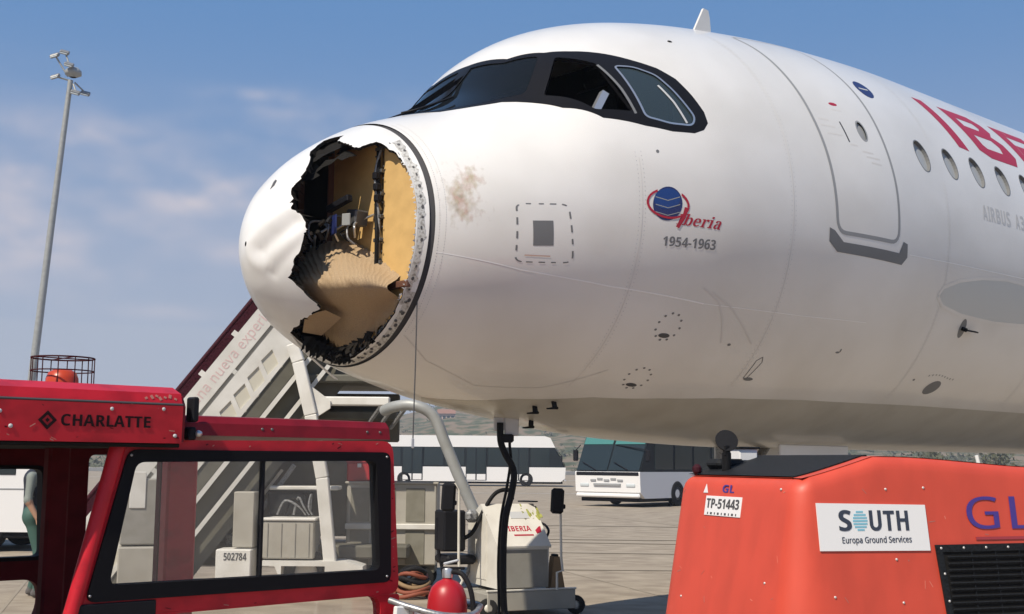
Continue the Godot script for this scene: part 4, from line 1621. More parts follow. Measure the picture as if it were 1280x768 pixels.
	bx("paper_holder", inv * Vector3(-.375, 1.02, -4.60), Vector3(.12, .11, .02), .004, M.paper_white, t, Basis(Vector3.BACK, -.1))
	pipe("rail_leg", [inv * Vector3(-.36, 1.07, -4.60), inv * Vector3(-.36, .66, -4.70)], .012, M.steel, t)

func ring_pts(c: Vector3, r: float, n: int) -> Array:
	var out := []
	for i in n + 1:
		out.append(c + Vector3(cos(TAU * i / n) * r, 0, sin(TAU * i / n) * r))
	return out

func make_extinguisher() -> void:
	var e := thing("fire_extinguisher", "red fire extinguisher with black hose standing on the tractor's rear deck", "fire extinguisher", Vector3(-.235, .70, -4.74))
	var st := new_st()
	lathe(st, [Vector2(0, 0), Vector2(.07, 0), Vector2(.076, .01), Vector2(.076, .36), Vector2(.072, .40), Vector2(.060, .432), Vector2(.040, .452), Vector2(.018, .462), Vector2(.016, .475), Vector2(0, .475)], 32)
	part("cylinder", st, M.ext_red, e)
	st = new_st()
	lathe(st, [Vector2(.02, .468), Vector2(.021, .50), Vector2(.012, .505), Vector2(0, .505)], 14)
	part("valve", st, M.aluminium, e)
	bx("lever", Vector3(.012, .525, 0), Vector3(.06, .010, .02), .003, M.aluminium, e, Basis(Vector3.BACK, .25))
	bx("handle", Vector3(.02, .503, 0), Vector3(.09, .010, .018), .003, M.black_plastic, e)
	pipe("hose", curve([Vector3(.01, .49, 0), Vector3(.06, .48, .03), Vector3(.095, .40, .04), Vector3(.10, .25, .03), Vector3(.09, .10, .03)], 6), .010, M.rubber, e)
	st = new_st()
	lathe(st, [Vector2(.0768, .13), Vector2(.0768, .27)], 32)
	part("label_band", st, M.paper_white, e)

# ------------------------------------------------------------------ red ground power unit at the right
func gpu_top(x: float) -> float:
	return 1.545 + .095 * pow(clampf((x - .02) / .36, 0.0, 1.0), 1.15) - .040 * smoothstep(.45, 1.3, x)

func make_power_unit() -> void:
	var g := thing("ground_power_unit", "big orange-red ground power unit with a white SOUTH sign and black grille", "power unit", Vector3(1.16, 0, -5.0), deg_to_rad(20))
	# rounded body, flared towards the bottom
	var per := []
	var lx := 2.3
	var lz := 1.02
	var r := .075
	for c in [[lx - r, -r, 0], [lx - r, -lz + r, -90], [r, -lz + r, -180], [r, -r, -270]]:
		for k in 7:
			var a := deg_to_rad(90 + c[2] - k * 15.0)
			per.append([Vector3(c[0] + r * cos(a), 0, c[1] + r * sin(a)), Vector3(cos(a), 0, sin(a))])
	var dense := []
	for i in per.size():
		var a = per[i]
		var b = per[(i + 1) % per.size()]
		var n := maxi(1, int(a[0].distance_to(b[0]) / .06))
		for k in n:
			dense.append([a[0].lerp(b[0], float(k) / n), a[1].lerp(b[1], float(k) / n).normalized()])
	var at := func(i: int, drop: float, inset: float) -> Vector3:
		var p: Vector3 = dense[i % dense.size()][0]
		var n: Vector3 = dense[i % dense.size()][1]
		var h := gpu_top(p.x) - drop
		if drop > 1.0:
			h = .40
		var out := maxf(0.0, 1.545 - h) - .0
		return Vector3(p.x + n.x * (.16 * out - inset), h, p.z + n.z * (.12 * out - inset))
	var levels := [[1.2, 0], [.8, 0], [.4, 0], [.12, 0], [.060, 0], [.036, .005], [.018, .015], [.006, .030], [0.0, .048], [0.0, .060]]
	var st := new_st()
	st.set_smooth_group(0)
	for i in dense.size():
		for k in levels.size() - 1:
			var a: Vector3 = at.call(i, levels[k][0], levels[k][1])
			var b: Vector3 = at.call(i + 1, levels[k][0], levels[k][1])
			var c: Vector3 = at.call(i + 1, levels[k + 1][0], levels[k + 1][1])
			var d: Vector3 = at.call(i, levels[k + 1][0], levels[k + 1][1])
			for q in [a, c, b, a, d, c]:
				st.add_vertex(q)
	st.generate_normals()
	var body := part("body", st, M.gpu_red, g)
	st = new_st()
	st.set_smooth_group(0)
	for i in 46:
		var x0 := lerpf(.035, lx - .035, i / 46.0)
		var x1 := lerpf(.035, lx - .035, (i + 1) / 46.0)
		for q in [Vector3(x0, gpu_top(x0) - .0005, -.035), Vector3(x1, gpu_top(x1) - .0005, -.035), Vector3(x1, gpu_top(x1) - .0005, -lz + .035), Vector3(x0, gpu_top(x0) - .0005, -.035), Vector3(x1, gpu_top(x1) - .0005, -lz + .035), Vector3(x0, gpu_top(x0) - .0005, -lz + .035)]:
			st.add_vertex(q)
	st.generate_normals()
	part("top", st, M.gpu_red, g)
	# black panel on the sloping part of the top
	st = new_st()
	for i in 10:
		var x0 := lerpf(.035, .40, i / 10.0)
		var x1 := lerpf(.035, .40, (i + 1) / 10.0)
		quad(st, Vector3(x0, gpu_top(x0) + .006, -.10), Vector3(x1, gpu_top(x1) + .006, -.10), Vector3(x1, gpu_top(x1) + .006, -lz + .02), Vector3(x0, gpu_top(x0) + .006, -lz + .02))
		quad(st, Vector3(x0, gpu_top(x0) + .006, -.10), Vector3(x1, gpu_top(x1) + .006, -.10), Vector3(x1, gpu_top(x1) - .01, -.10), Vector3(x0, gpu_top(x0) - .01, -.10))
	var bp := part("black_top", st, M.gpu_black, g)
	# exhaust with its round rain cap, small box, lamp
	st = new_st()
	tube(st, [Vector3(.13, gpu_top(.13) - .02, -.80), Vector3(.13, gpu_top(.13) + .085, -.80)], .022, 14)
	var ex := part("exhaust", st, M.cable_black, g)
	st = new_st()
	lathe(st, [Vector2(0, .004), Vector2(.054, .003), Vector2(.054, -.003), Vector2(0, -.004)], 24, Transform3D(Basis.from_euler(Vector3(1.15, -.25, .0)), Vector3(.132, gpu_top(.13) + .142, -.80)), false)
	part("rain_cap", st, M.rubber, ex)
	bx("cap_arm", Vector3(.125, gpu_top(.13) + .095, -.79), Vector3(.03, .05, .02), .004, M.cable_black, ex)
	bx("control_box", Vector3(.30, gpu_top(.30) + .030, -.93), Vector3(.10, .06, .09), .006, M.sign_white, g)
	bx("box_lid", Vector3(.30, gpu_top(.30) + .064, -.93), Vector3(.12, .010, .11), .003, M.gpu_black, g)
	bx("engine_hump", Vector3(.20, gpu_top(.20) + .014, -.93), Vector3(.16, .05, .13), .02, M.gpu_black, g)
	bx("red_lamp", Vector3(.045, gpu_top(.045) + .026, -.93), Vector3(.04, .05, .05), .015, M.stair_maroon, g)
	# sign on the long side
	var tb := Basis(Vector3.RIGHT, Vector3(0, 1, -.12).normalized(), Vector3(0, .12, 1).normalized())
	var onside := func(x: float, y: float, off: float) -> Transform3D:
		return Transform3D(tb, Vector3(x, y, .12 * (1.545 - y)) + tb.z * off)
	var xf: Transform3D = onside.call(.333, 1.350, .0)
	st = new_st()
	prism(st, P([-.265, -.091, .266, -.097, .262, .090, -.266, .099]), .001, .006, xf)
	var sg := part("sign", st, M.sign_white, g)
	lettering("lettering", "S", .080, M.sign_ink, Transform3D(tb, xf * Vector3(-.136, .027, .007)), sg, .060)
	lettering("lettering", "UTH", .080, M.sign_ink, Transform3D(tb, xf * Vector3(.075, .025, .007)), sg, .190)
	lettering("lettering", "Europa Ground Services", .024, M.sign_ink, Transform3D(tb, xf * Vector3(.008, -.050, .007)), sg, .335, "Droid Sans", false)
	for k in 7:
		var y := -.036 + k * .012
		var w := sqrt(maxf(0.0, .04 * .04 - y * y)) * 1.6 + .006
		st = new_st()
		box(st, xf * Vector3(-.065, .027 + y, .0065), Vector3(w, .0075, .0016), 0, tb)
		part("globe_stripe", st, M.sign_sky, sg)
	lettering("big_letter", "G", .135, M.gl_blue, onside.call(.890, 1.403, .003), g, .165, "Droid Sans", false)
	lettering("big_letter", "L", .135, M.gl_blue, onside.call(1.085, 1.403, .003), g, .12, "Droid Sans", false)
	st = new_st()
	box(st, (onside.call(1.10, 1.300, .003) as Transform3D).origin, Vector3(.52, .012, .003), 0, tb)
	part("faded_line", st, M.gl_shade, g)
	for k in 6:
		st = new_st()
		box(st, (onside.call(.62 + k * .03, 1.36 + .03 * (k % 3), .002) as Transform3D).origin, Vector3(.02, .05, .002), 0, tb * Basis(Vector3.BACK, .5 * k))
	# grille with louvres
	xf = onside.call(.645, 1.268, 0.0)
	st = new_st()
	frame(st, P([-.02, .008, 1.22, .012, 1.22, -.70, .035, -.70]), P([.012, -.022, 1.19, -.018, 1.19, -.67, .062, -.67]), .001, .010, xf)
	var gr := part("grille_frame", st, M.gpu_black, g)
	st = new_st()
	prism(st, P([.0, -.005, 1.2, .0, 1.2, -.69, .05, -.69]), .0005, .003, xf)
	part("grille_back", st, M.black_inside, gr)
	for k in 24:
		var y := -.045 - k * .0265
		st = new_st()
		box(st, xf * Vector3(.60 + .014, y, .008), Vector3(1.16, .012, .008), .002, tb * Basis(Vector3.RIGHT, .6))
		part("louvre", st, M.gpu_black, gr)
	for k in 9:
		st = new_st()
		box(st, xf * Vector3(.16 + k * .125, -.345, .0052), Vector3(.006, .65, .004), 0, tb)
		part("grille_bar", st, M.gpu_black, gr)
	var bolt := func(p: Vector3, b: Basis, parent: Node) -> void:
		var s := new_st()
		lathe(s, [Vector2(0, .004), Vector2(.0035, .0035), Vector2(.0055, .001), Vector2(.0055, -.002)], 10, Transform3D(b * Basis(Vector3.RIGHT, PI / 2), p))
		part("bolt", s, M.gpu_bolt, parent)
	for k in 10:
		bolt.call(xf * Vector3(.005 + k * .115, -.006, .010), tb, gr)
	for k in 5:
		bolt.call(xf * Vector3(.002 + .0075 * (k + 1), -.11 * (k + 1), .010), tb, gr)
	for q in [[.411, 1.504], [.43, 1.221], [.443, 1.05], [.12, 1.08], [.60, 1.51]]:
		bolt.call((onside.call(q[0], q[1], .001) as Transform3D).origin, tb, body)
	# number plate and marks on the end
	var ez := Vector3(-1, .16, 0).normalized()
	var ex3 := Vector3(0, 0, 1)
	var eb := Basis(ex3, ez.cross(ex3).normalized(), ez)
	var onend := func(l: float, y: float, off: float) -> Transform3D:
		return Transform3D(eb, Vector3(-.16 * (1.545 - y), y, -l) + ez * off)
	xf = onend.call(.572, 1.415, .0)
	st = new_st()
	box(st, xf * Vector3(0, 0, .002), Vector3(.315, .088, .004), .001, eb)
	var pl := part("number_plate", st, M.sign_white, g)
	lettering("lettering", "TP-51443", .042, M.line_dark, Transform3D(eb, xf * Vector3(0, .010, .005)), pl, .285)
	for k in 9:
		st = new_st()
		box(st, xf * Vector3(-.125 + k * .031, -.034, .0045), Vector3(.008 + .008 * (k % 2), .010, .001), 0, eb)
		part("plate_mark", st, M.line_dark, pl)
	st = new_st()
	prism(st, P([-.020, -.018, .020, -.018, .0, .022]), .0, .002, onend.call(.742, 1.489, .001))
	part("white_triangle", st, M.sign_white, g)
	lettering("small_letters", "GL", .034, M.gl_blue, onend.call(.545, 1.492, .001), g, .10)
	for q in [[.16, 1.12], [.85, 1.0], [.12, 1.5]]:
		bolt.call((onend.call(q[0], q[1], .001) as Transform3D).origin, eb, body)
	st = new_st()
	for k in 3:
		box(st, (onend.call(.95 - k * .3, .98, .0) as Transform3D).origin, Vector3(.006, .05, .02), .002)
	# scrapes and chips in the paint
	for k in 26:
		var long := rng.randf_range(.006, .035)
		st = new_st()
		var tr: Transform3D = onside.call(rng.randf_range(.05, 1.0), rng.randf_range(1.0, 1.5), .0006) if k < 14 else onend.call(rng.randf_range(.08, .95), rng.randf_range(1.0, 1.5), .0006)
		box(st, tr.origin, Vector3(long, rng.randf_range(.0015, .004), .0008), 0, tr.basis * Basis(Vector3.BACK, rng.randf_range(-1.5, 1.5)))
		part("paint_chip", st, [M.worn_paint, M.gpu_chip][k % 2], body)
	# chassis
	bx("chassis", Vector3(1.15, .36, -.5), Vector3(2.2, .12, .9), .02, M.black_plastic, g)
	for k in 4:
		var c := Vector3([.35, .35, 1.9, 1.9][k], .23, [-.10, -.92, -.10, -.92][k])
		st = new_st()
		lathe(st, [Vector2(.12, -.07), Vector2(.21, -.07), Vector2(.23, -.04), Vector2(.23, .04), Vector2(.21, .07), Vector2(.12, .07)], 22, Transform3D(Basis(Vector3.RIGHT, PI / 2), c))
		var wh := part("wheel", st, M.tyre, g)
		st = new_st()
		lathe(st, [Vector2(0, -.03), Vector2(.12, -.06), Vector2(.12, .06), Vector2(0, .03)], 14, Transform3D(Basis(Vector3.RIGHT, PI / 2), c))
		part("rim", st, M.grey_metal, wh)
	pipe("tow_bar", [Vector3(-.05, .36, -.5), Vector3(-.9, .30, -.5)], .035, M.black_plastic, g)

# ------------------------------------------------------------------ white cart with mirrors under the nose
func make_cart() -> void:
	var c := thing("service_cart", "small white service cart with sloping red-lettered hood and mirrors on rods", "cart", Vector3(.13, 0, -13.35), deg_to_rad(24))
	var inv := c.transform.affine_inverse()
	var side := Transform3D(Basis(Vector3(0, 0, 1), Vector3(0, 1, 0), Vector3(1, 0, 0)), Vector3.ZERO)
	var st := new_st()
	prism(st, P([.02, .28, .035, .695, .05, .715, -.40, 1.135, -.46, 1.145, -.80, .96, -.82, .28]), -.30, .30, side)
	var body := part("body", st, M.cart_white, c)
	bx("front_panel", Vector3(0, .485, .036), Vector3(.575, .40, .012), .004, M.cart_grey, c, Basis(Vector3.RIGHT, -.035))
	st = new_st()
	prism(st, P([.058, .70, .062, .722, -.40, 1.152, -.42, 1.140]), -.315, .315, side)
	var hood := part("hood", st, M.cart_white, c)
	var sl := atan2(.43, .46)
	var hb := Basis(Vector3.RIGHT, -(PI / 2 - sl))
	var on := func(x: float, t: float, off: float) -> Transform3D:
		return Transform3D(hb, Vector3(x, .722, .062).lerp(Vector3(x, 1.152, -.40), t) + hb.z * off)
	lettering("lettering", "IBERIA", .075, M.decal_red, on.call(.02, .40, .001), hood, .27)
	st = new_st()
	prism(st, P([-.10, -.010, .13, -.010, .13, .010, -.10, .010]), 0, .002, on.call(.03, .25, .001))
	part("red_line", st, M.decal_red, hood)
	st = new_st()
	prism(st, P([-.03, -.05, .03, -.03, .045, .06, .02, .05, -.035, .0]), 0, .002, on.call(.235, .36, .001))
	part("red_emblem", st, M.decal_red, hood)
	st = new_st()
	prism(st, P([-.11, -.05, .11, -.05, .11, .05, -.11, .05]), 0, .004, on.call(.08, .72, .001))
	part("hood_vent", st, M.line_pale, hood)
	bx("cart_side_panel", Vector3(-.303, .70, -.42), Vector3(.008, .70, .30), .002, M.cart_white, c)  # thin raised panel in the same white as the body
	# base with front plate, casters
	bx("base", Vector3(.05, .19, -.36), Vector3(1.0, .10, .98), .01, M.cart_grey, c)
	bx("front_plate", Vector3(.05, .165, .145), Vector3(1.02, .20, .02), .006, M.beige_panel, c)
	bx("plate_edge", Vector3(.05, .275, .145), Vector3(1.04, .018, .035), .004, M.cart_white, c)
	for k in 4:
		var p := Vector3([.58, -.44, .58, -.44][k], .10, [.12, .12, -.8, -.8][k])
		st = new_st()
		lathe(st, [Vector2(.045, -.03), Vector2(.09, -.03), Vector2(.10, -.015), Vector2(.10, .015), Vector2(.09, .03), Vector2(.045, .03)], 20, Transform3D(Basis(Vector3.RIGHT, PI / 2) * Basis(Vector3.BACK, .4), p))
		var wh := part("caster", st, M.tyre, c)
		st = new_st()
		lathe(st, [Vector2(0, -.02), Vector2(.045, -.025), Vector2(.045, .025), Vector2(0, .02)], 14, Transform3D(Basis(Vector3.RIGHT, PI / 2), p))
		part("hub", st, M.cart_white, wh)
	# mirrors on white rods
	for q in [[[.50, .27], [.50, .45], [.56, .47], [.545, .60], [.535, 1.10]], [[-.55, .26], [-.50, .36], [-.535, .42], [-.545, .6], [-.55, 1.30], [-.60, 1.38]]]:
		var pts := []
		for w in q:
			pts.append(inv * Vector3(w[0], w[1], -13.3))
		pipe("mirror_rod", pts, .014, M.cart_white, c)
	for q in [[.50, 1.20, .14, .27], [-.66, 1.23, .15, .30]]:
		var mr := bx("mirror", inv * Vector3(q[0], q[1], -13.27), Vector3(q[2], q[3], .06), .025, M.black_plastic, c, Basis(Vector3.UP, -.4) * Basis(Vector3.BACK, -.05))
		bx("mirror_clamp", inv * Vector3(q[0] + .06, q[1] - .06, -13.30), Vector3(.05, .05, .05), .01, M.black_plastic, mr)
	# black battery box and seat at the left
	bx("battery_box", inv * Vector3(-.66, .86, -13.7), Vector3(.26, .44, .3), .02, M.black_plastic, c)
	bx("seat", inv * Vector3(-.60, .55, -13.75), Vector3(.35, .10, .4), .03, M.black_plastic, c)
	pipe("frame_tube", [inv * Vector3(-.70, .28, -13.7), inv * Vector3(-.78, .62, -13.7), inv * Vector3(-.80, 1.0, -13.7)], .02, M.black_plastic, c)
	pipe("frame_tube", [inv * Vector3(-.5, .28, -13.9), inv * Vector3(-.36, .75, -13.9)], .02, M.grey_metal, c)
	# hose over the hood
	pipe("hose", curve([inv * Vector3(-.50, .78, -13.6), inv * Vector3(-.40, .86, -13.55), inv * Vector3(-.28, 1.10, -13.6), inv * Vector3(-.16, 1.27, -13.65), inv * Vector3(-.02, 1.30, -13.7), inv * Vector3(.02, 1.20, -13.75)], 6), .024, M.cable_black, c)
	pipe("grab_handle", curve([Vector3(.31, .80, -.05), Vector3(.36, .87, -.10), Vector3(.36, .93, -.2), Vector3(.31, .95, -.25)], 5), .014, M.black_plastic, c)
	bx("hose_joint", inv * Vector3(-.42, 1.02, -13.6), Vector3(.14, .14, .12), .04, M.grey_metal, c)
	# things lying on and beside it
	var v := thing("safety_vest", "crumpled yellow high-visibility vest draped over the white cart's hood", "vest", c.transform * Vector3(.24, 1.07, -.40))
	v.rotation.y = deg_to_rad(24)
	st = new_st()
	var n := FastNoiseLite.new()
	n.seed = 15
	n.frequency = 1.0
	var gp := []
	for i in 15:
		var row := []
		for j in 15:
			var a := (i - 7) / 7.0
			var b := (j - 7) / 7.0
			var fall := -.45 * maxf(0.0, b) * .30 - .10 * b * b * 0.0
			row.append(Vector3(a * .11, .055 + .05 * n.get_noise_2d(i * .31, j * .37) + fall - .20 * maxf(0.0, -b) * .5, b * .18 + .03 * n.get_noise_2d(i * .3 + 9, j * .3)))
		gp.append(row)
	st.set_smooth_group(0)
	for i in 14:
		for j in 14:
			for q in [gp[i][j], gp[i + 1][j], gp[i + 1][j + 1], gp[i][j], gp[i + 1][j + 1], gp[i][j + 1]]:
				st.add_vertex(q)
	st.generate_normals()
	part("cloth", st, M.hivis, v)
	bx("folded_strap", Vector3(.03, .105, -.05), Vector3(.12, .015, .2), .005, M.gpu_black, v, Basis(Vector3.UP, .5))
	var wd := thing("wheel_chock", "brown wedge standing on edge beside the white cart", "chock", c.transform * Vector3(.40, .24, -.05))
	wd.rotation.y = deg_to_rad(24)
	st = new_st()
	prism(st, P([-.07, 0, .11, 0, .04, .36, -.02, .36]), -.06, .06)
	part("wedge", st, M.cardboard, wd)
	bx("grip", Vector3(.01, .37, 0), Vector3(.05, .03, .10), .008, M.cable_black, wd)

func make_hanging_lines() -> void:
	var k := thing("power_cable", "thick black ground power cable hanging from the aircraft's belly past the white cart", "cable", Vector3(-.03, 0, -10.3))
	var st := new_st()
	tube(st, curve([Vector3(-.06, 1.93, .05), Vector3(-.055, 1.78, .05), Vector3(-.02, 1.68, .05), Vector3(.055, 1.53, .06), Vector3(.04, 1.36, .08), Vector3(-.01, 1.14, .10), Vector3(-.025, .80, .10), Vector3(-.005, .36, .12), Vector3(.10, .06, .3), Vector3(.6, .035, .6), Vector3(1.6, .035, 1.1), Vector3(2.2, .035, 2.4)], 8), .028, 10)
	part("cable", st, M.cable_black, k)
	pipe("second_cable", curve([Vector3(.02, 1.93, .02), Vector3(.02, 1.75, .02), Vector3(.03, 1.62, .03), Vector3(.0, 1.40, .03), Vector3(-.05, 1.1, .04), Vector3(-.06, .6, .06), Vector3(.02, .05, .2), Vector3(.5, .03, .5)], 7), .012, M.cable_black, k)
	bx("plug", Vector3(-.01, 1.80, .04), Vector3(.13, .07, .07), .015, M.black_plastic, k)
	bx("plug_bracket", Vector3(.035, 1.90, .02), Vector3(.12, .16, .05), .01, M.line_pale, k)
	bx("plug_bracket", Vector3(-.07, 1.92, .02), Vector3(.09, .12, .05), .01, M.line_pale, k)
	var f := Transform3D(Basis(Vector3.UP, deg_to_rad(41.968)), Vector3(-1.9007, HM, -8.6599))
	var top := f * hull(.895, 125.3, .004)
	var w := thing("hanging_wire", "thin dark wire hanging straight down from the torn nose joint", "wire", top)
	pipe("wire", [Vector3.ZERO, Vector3(-.004, -.45, 0), Vector3(-.012, -.96, .0)], .0045, M.line_dark, w, 6)
	bx("wire_tip", Vector3(-.012, -.99, 0), Vector3(.018, .07, .018), .005, M.aluminium, w)
	var b := thing("bent_pipe", "bent grey pipe arching down behind the white cart from under the nose", "pipe", Vector3(-.4, 0, -14.3))
	st = new_st()
	tube(st, curve([Vector3(-1.10, 2.20, -.3), Vector3(-.95, 2.24, -.1), Vector3(-.72, 2.25, 0), Vector3(-.50, 2.13, 0), Vector3(-.36, 1.82, 0), Vector3(-.20, 1.45, 0), Vector3(.03, .95, 0), Vector3(.14, .70, 0)], 8), .066, 16)
	part("pipe", st, M.lamp_grey, b)
	st = new_st()
	tube(st, [Vector3(.12, .78, 0), Vector3(.12, .03, 0)], .05, 12)
	part("stand", st, M.grey_metal, b)
	bx("foot", Vector3(.12, .02, 0), Vector3(.5, .04, .5), .01, M.grey_metal, b)

# ------------------------------------------------------------------ passenger stairs behind the nose
func make_stairs() -> void:
	var s := thing("passenger_stairs", "white passenger stairs with maroon handrail and faint red lettering behind the nose", "stairs", Vector3(-3.4, 0, -15.0), deg_to_rad(13))
	var d := Vector2(.598, .801)
	var nrm := Vector2(-.801, .598)
	var o := Vector2(.171, 3.536)
	var q := func(t: float, h: float) -> Vector2:
		return o + d * t + nrm * h
	var strip := func(t0: float, t1: float, h0: float, h1: float) -> PackedVector2Array:
		return PackedVector2Array([q.call(t0, h0), q.call(t1, h0), q.call(t1, h1), q.call(t0, h1)])
	for side in 2:
		var z := 0.0 if side == 0 else -1.25
		var st := new_st()
		prism(st, strip.call(-3.7, .9, -.125, -.02), z - .05, z + .02)
		var hr := part("handrail", st, M.stair_maroon, s)
		st = new_st()
		tube(st, [v3(q.call(-3.7, -.01), z), v3(q.call(.9, -.01), z)], .03, 8)
		part("rail_tube", st, M.stair_maroon, hr)
		st = new_st()
		prism(st, strip.call(-3.75, .95, -.377, -.13), z - .03, z + .03)
		var up := part("side_panel", st, M.stair_white, s)
		for k in 7:
			st = new_st()
			prism(st, strip.call(-3.55 + k * .62, -3.48 + k * .62, -.13, -.075), z - .02, z + .025)
			part("rail_clip", st, M.stair_white, up)
		# lower panel with its row of openings
		var holes := []
		for k in 13:
			var t := -3.56 + k * .265
			holes.append(PackedVector2Array([q.call(t + .09, -.578), q.call(t, -.749), q.call(t - .19, -.735), q.call(t - .10, -.560)]))
		st = new_st()
		shape_with_hole(st, strip.call(-3.75, .95, -.80, -.425), holes, z - .03, z + .03)
		part("stringer_panel", st, M.stair_white, s)
		st = new_st()
		prism(st, strip.call(-3.7, .9, -.78, -.5), z - .025, z + .012)
		part("backing", st, M.stair_beige, s)
		for k in 6:
			st = new_st()
			prism(st, strip.call(-3.75 + k * .75, -3.06 + k * .75, -.424, -.378), z - .03, z + .005)
			part("gap_strip", st, M.cart_grey, s)
		st = new_st()
		prism(st, strip.call(-3.75, .9, -.97, -.81), z - .05, z + .01)
		part("dark_channel", st, M.olive_dark, s)
		st = new_st()
		prism(st, strip.call(-3.75, .5, -1.035, -.98), z - .03, z + .03)
		part("lower_rail", st, M.stair_white, s)
		st = new_st()
		prism(st, strip.call(-3.6, .2, -1.27, -1.22), z - .03, z + .03)
		part("lower_rail", st, M.stair_white, s)
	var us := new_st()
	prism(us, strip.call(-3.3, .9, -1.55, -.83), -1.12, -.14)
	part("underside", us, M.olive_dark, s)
	for k in 18:
		var c: Vector2 = q.call(-3.6 + k * .25, -.66)
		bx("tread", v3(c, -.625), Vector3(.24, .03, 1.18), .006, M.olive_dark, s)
	# slogan along the panel
	var tb := Basis(Vector3(d.x, d.y, 0), Vector3(nrm.x, nrm.y, 0), Vector3(0, 0, 1))
	lettering("lettering", "una nueva experiencia", .12, M.stair_letter, Transform3D(tb, v3(q.call(-.50, -.25), .0315)), s, 1.75, "Droid Sans", false)
	# landing with dark underside, supports and truck
	var inv := s.transform.affine_inverse()
	var wb := Basis(Vector3.UP, -deg_to_rad(13))
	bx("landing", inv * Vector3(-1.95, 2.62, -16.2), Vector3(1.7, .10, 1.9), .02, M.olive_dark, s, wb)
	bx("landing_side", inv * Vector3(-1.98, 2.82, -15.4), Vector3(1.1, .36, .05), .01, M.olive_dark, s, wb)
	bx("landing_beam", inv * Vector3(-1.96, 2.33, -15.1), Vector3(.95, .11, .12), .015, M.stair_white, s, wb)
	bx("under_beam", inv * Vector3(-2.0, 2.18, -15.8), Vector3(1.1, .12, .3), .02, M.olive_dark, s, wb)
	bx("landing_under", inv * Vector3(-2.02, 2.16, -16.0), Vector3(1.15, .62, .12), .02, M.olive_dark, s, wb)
	for k in 3:
		bar_part("brace", inv * Vector3(-1.60 + .16 * k, 2.30, -15.3), inv * Vector3(-1.85 + .16 * k, 2.02, -15.7), .04, M.grey_metal, s)
	var post := [inv * Vector3(-2.68, 3.02, -15.0), inv * Vector3(-2.60, 2.80, -15.0), inv * Vector3(-2.43, 2.155, -15.0), inv * Vector3(-2.27, 1.40, -15.0), inv * Vector3(-2.15, .40, -15.0)]
	var st2 := new_st()
	for i in 4:
		bar(st2, post[i], post[i + 1], .15, .12, .012, inv.basis * Vector3(0, 0, 1))
	part("support_post", st2, M.stair_white, s)
	st2 = new_st()
	prism(st2, P([-2.46, 2.52, -2.20, 2.33, -2.20, 2.24, -2.44, 2.08]), -15.06, -15.0, inv)
	part("gusset", st2, M.stair_white, s)
	bx("machine_housing", inv * Vector3(-3.60, .92, -15.75), Vector3(1.25, 1.25, .35), .03, M.olive_dark, s, wb)
	bx("machine_housing", inv * Vector3(-2.45, 1.15, -16.1), Vector3(1.2, 1.0, .3), .03, M.olive_dark, s, wb)
	for k in 6:
		bar_part("strut", inv * Vector3(-4.15 + k * .17, .45 + .05 * k, -15.5), inv * Vector3(-3.45 + k * .15, 1.25 + .06 * k, -15.5), .035 + .02 * (k % 2), [M.grey_metal, M.stair_white, M.grey_metal][k % 3], s)
	for k in 5:
		bx("small_box", inv * Vector3(-3.95 + k * .17, .62 + .13 * (k % 3), -15.45), Vector3(.13, .10 + .04 * (k % 2), .12), .012, [M.grey_metal, M.cart_grey, M.black_plastic][k % 3], s, wb)
	# truck bed, boxes, wheels
	bx("chassis", inv * Vector3(-2.75, .50, -15.9), Vector3(3.0, .16, 1.2), .02, M.olive_dark, s, wb)
	st2 = new_st()
	prism(st2, P([-2.95, .36, -2.80, .36, -2.72, .18, -2.72, .36, -2.20, .36, -2.20, .20, -1.75, .20, -1.75, .36, -1.95, .42, -2.95, .42]), -15.3, -14.9, inv)
	part("white_skirt", st2, M.stair_white, s)
	bx("locker", inv * Vector3(-2.655, .66, -15.2), Vector3(.62, .44, .5), .015, M.beige_panel, s, wb)
	for k in 4:
		bx("locker_rib", inv * Vector3(-2.90 + k * .165, .66, -14.945), Vector3(.012, .40, .01), .002, M.cart_grey, s, wb)
	bx("locker_lid", inv * Vector3(-2.655, .905, -15.2), Vector3(.66, .035, .54), .01, M.stair_white, s, wb)
	bx("tall_cabinet", inv * Vector3(-3.19, .90, -15.1), Vector3(.25, .66, .35), .012, M.beige_panel, s, wb)
	var nb := bx("number_box", inv * Vector3(-3.27, .37, -15.0), Vector3(.42, .37, .4), .012, M.stair_white, s, wb)
	lettering("lettering", "502784", .085, M.line_dark, Transform3D(wb, inv * Vector3(-3.25, .47, -14.797)), nb, .27)
	bx("engine", inv * Vector3(-2.75, 1.08, -15.6), Vector3(.5, .32, .5), .04, M.gpu_black, s, wb)
	bx("engine_cover", inv * Vector3(-2.55, 1.27, -15.5), Vector3(.85, .05, .4), .012, M.stair_white, s, wb)
	for k in 5:
		pipe("pipework", curve([inv * Vector3(-2.85 + k * .1, .95, -15.25), inv * Vector3(-2.75 + k * .08, 1.12 + .02 * k, -15.2), inv * Vector3(-2.58 + k * .03, 1.05, -15.2), inv * Vector3(-2.5 + k * .02, .95, -15.25)], 4), .014, M.cable_black if k % 2 else M.grey_metal, s, 6)
	for k in 4:
		var c := inv * Vector3([-2.45, -2.45, -4.4, -4.4][k], .27, [-15.15, -16.5, -15.6, -16.7][k])
		st2 = new_st()
		var rb := wb * Basis(Vector3.RIGHT, PI / 2)
		lathe(st2, [Vector2(.14, -.09), Vector2(.24, -.09), Vector2(.27, -.05), Vector2(.27, .05), Vector2(.24, .09), Vector2(.14, .09)], 20, Transform3D(rb, c))
		var wh := part("wheel", st2, M.tyre, s)
		st2 = new_st()
		lathe(st2, [Vector2(0, -.03), Vector2(.14, -.07), Vector2(.14, .07), Vector2(0, .03)], 14, Transform3D(rb, c))
		part("rim", st2, M.stair_white, wh)
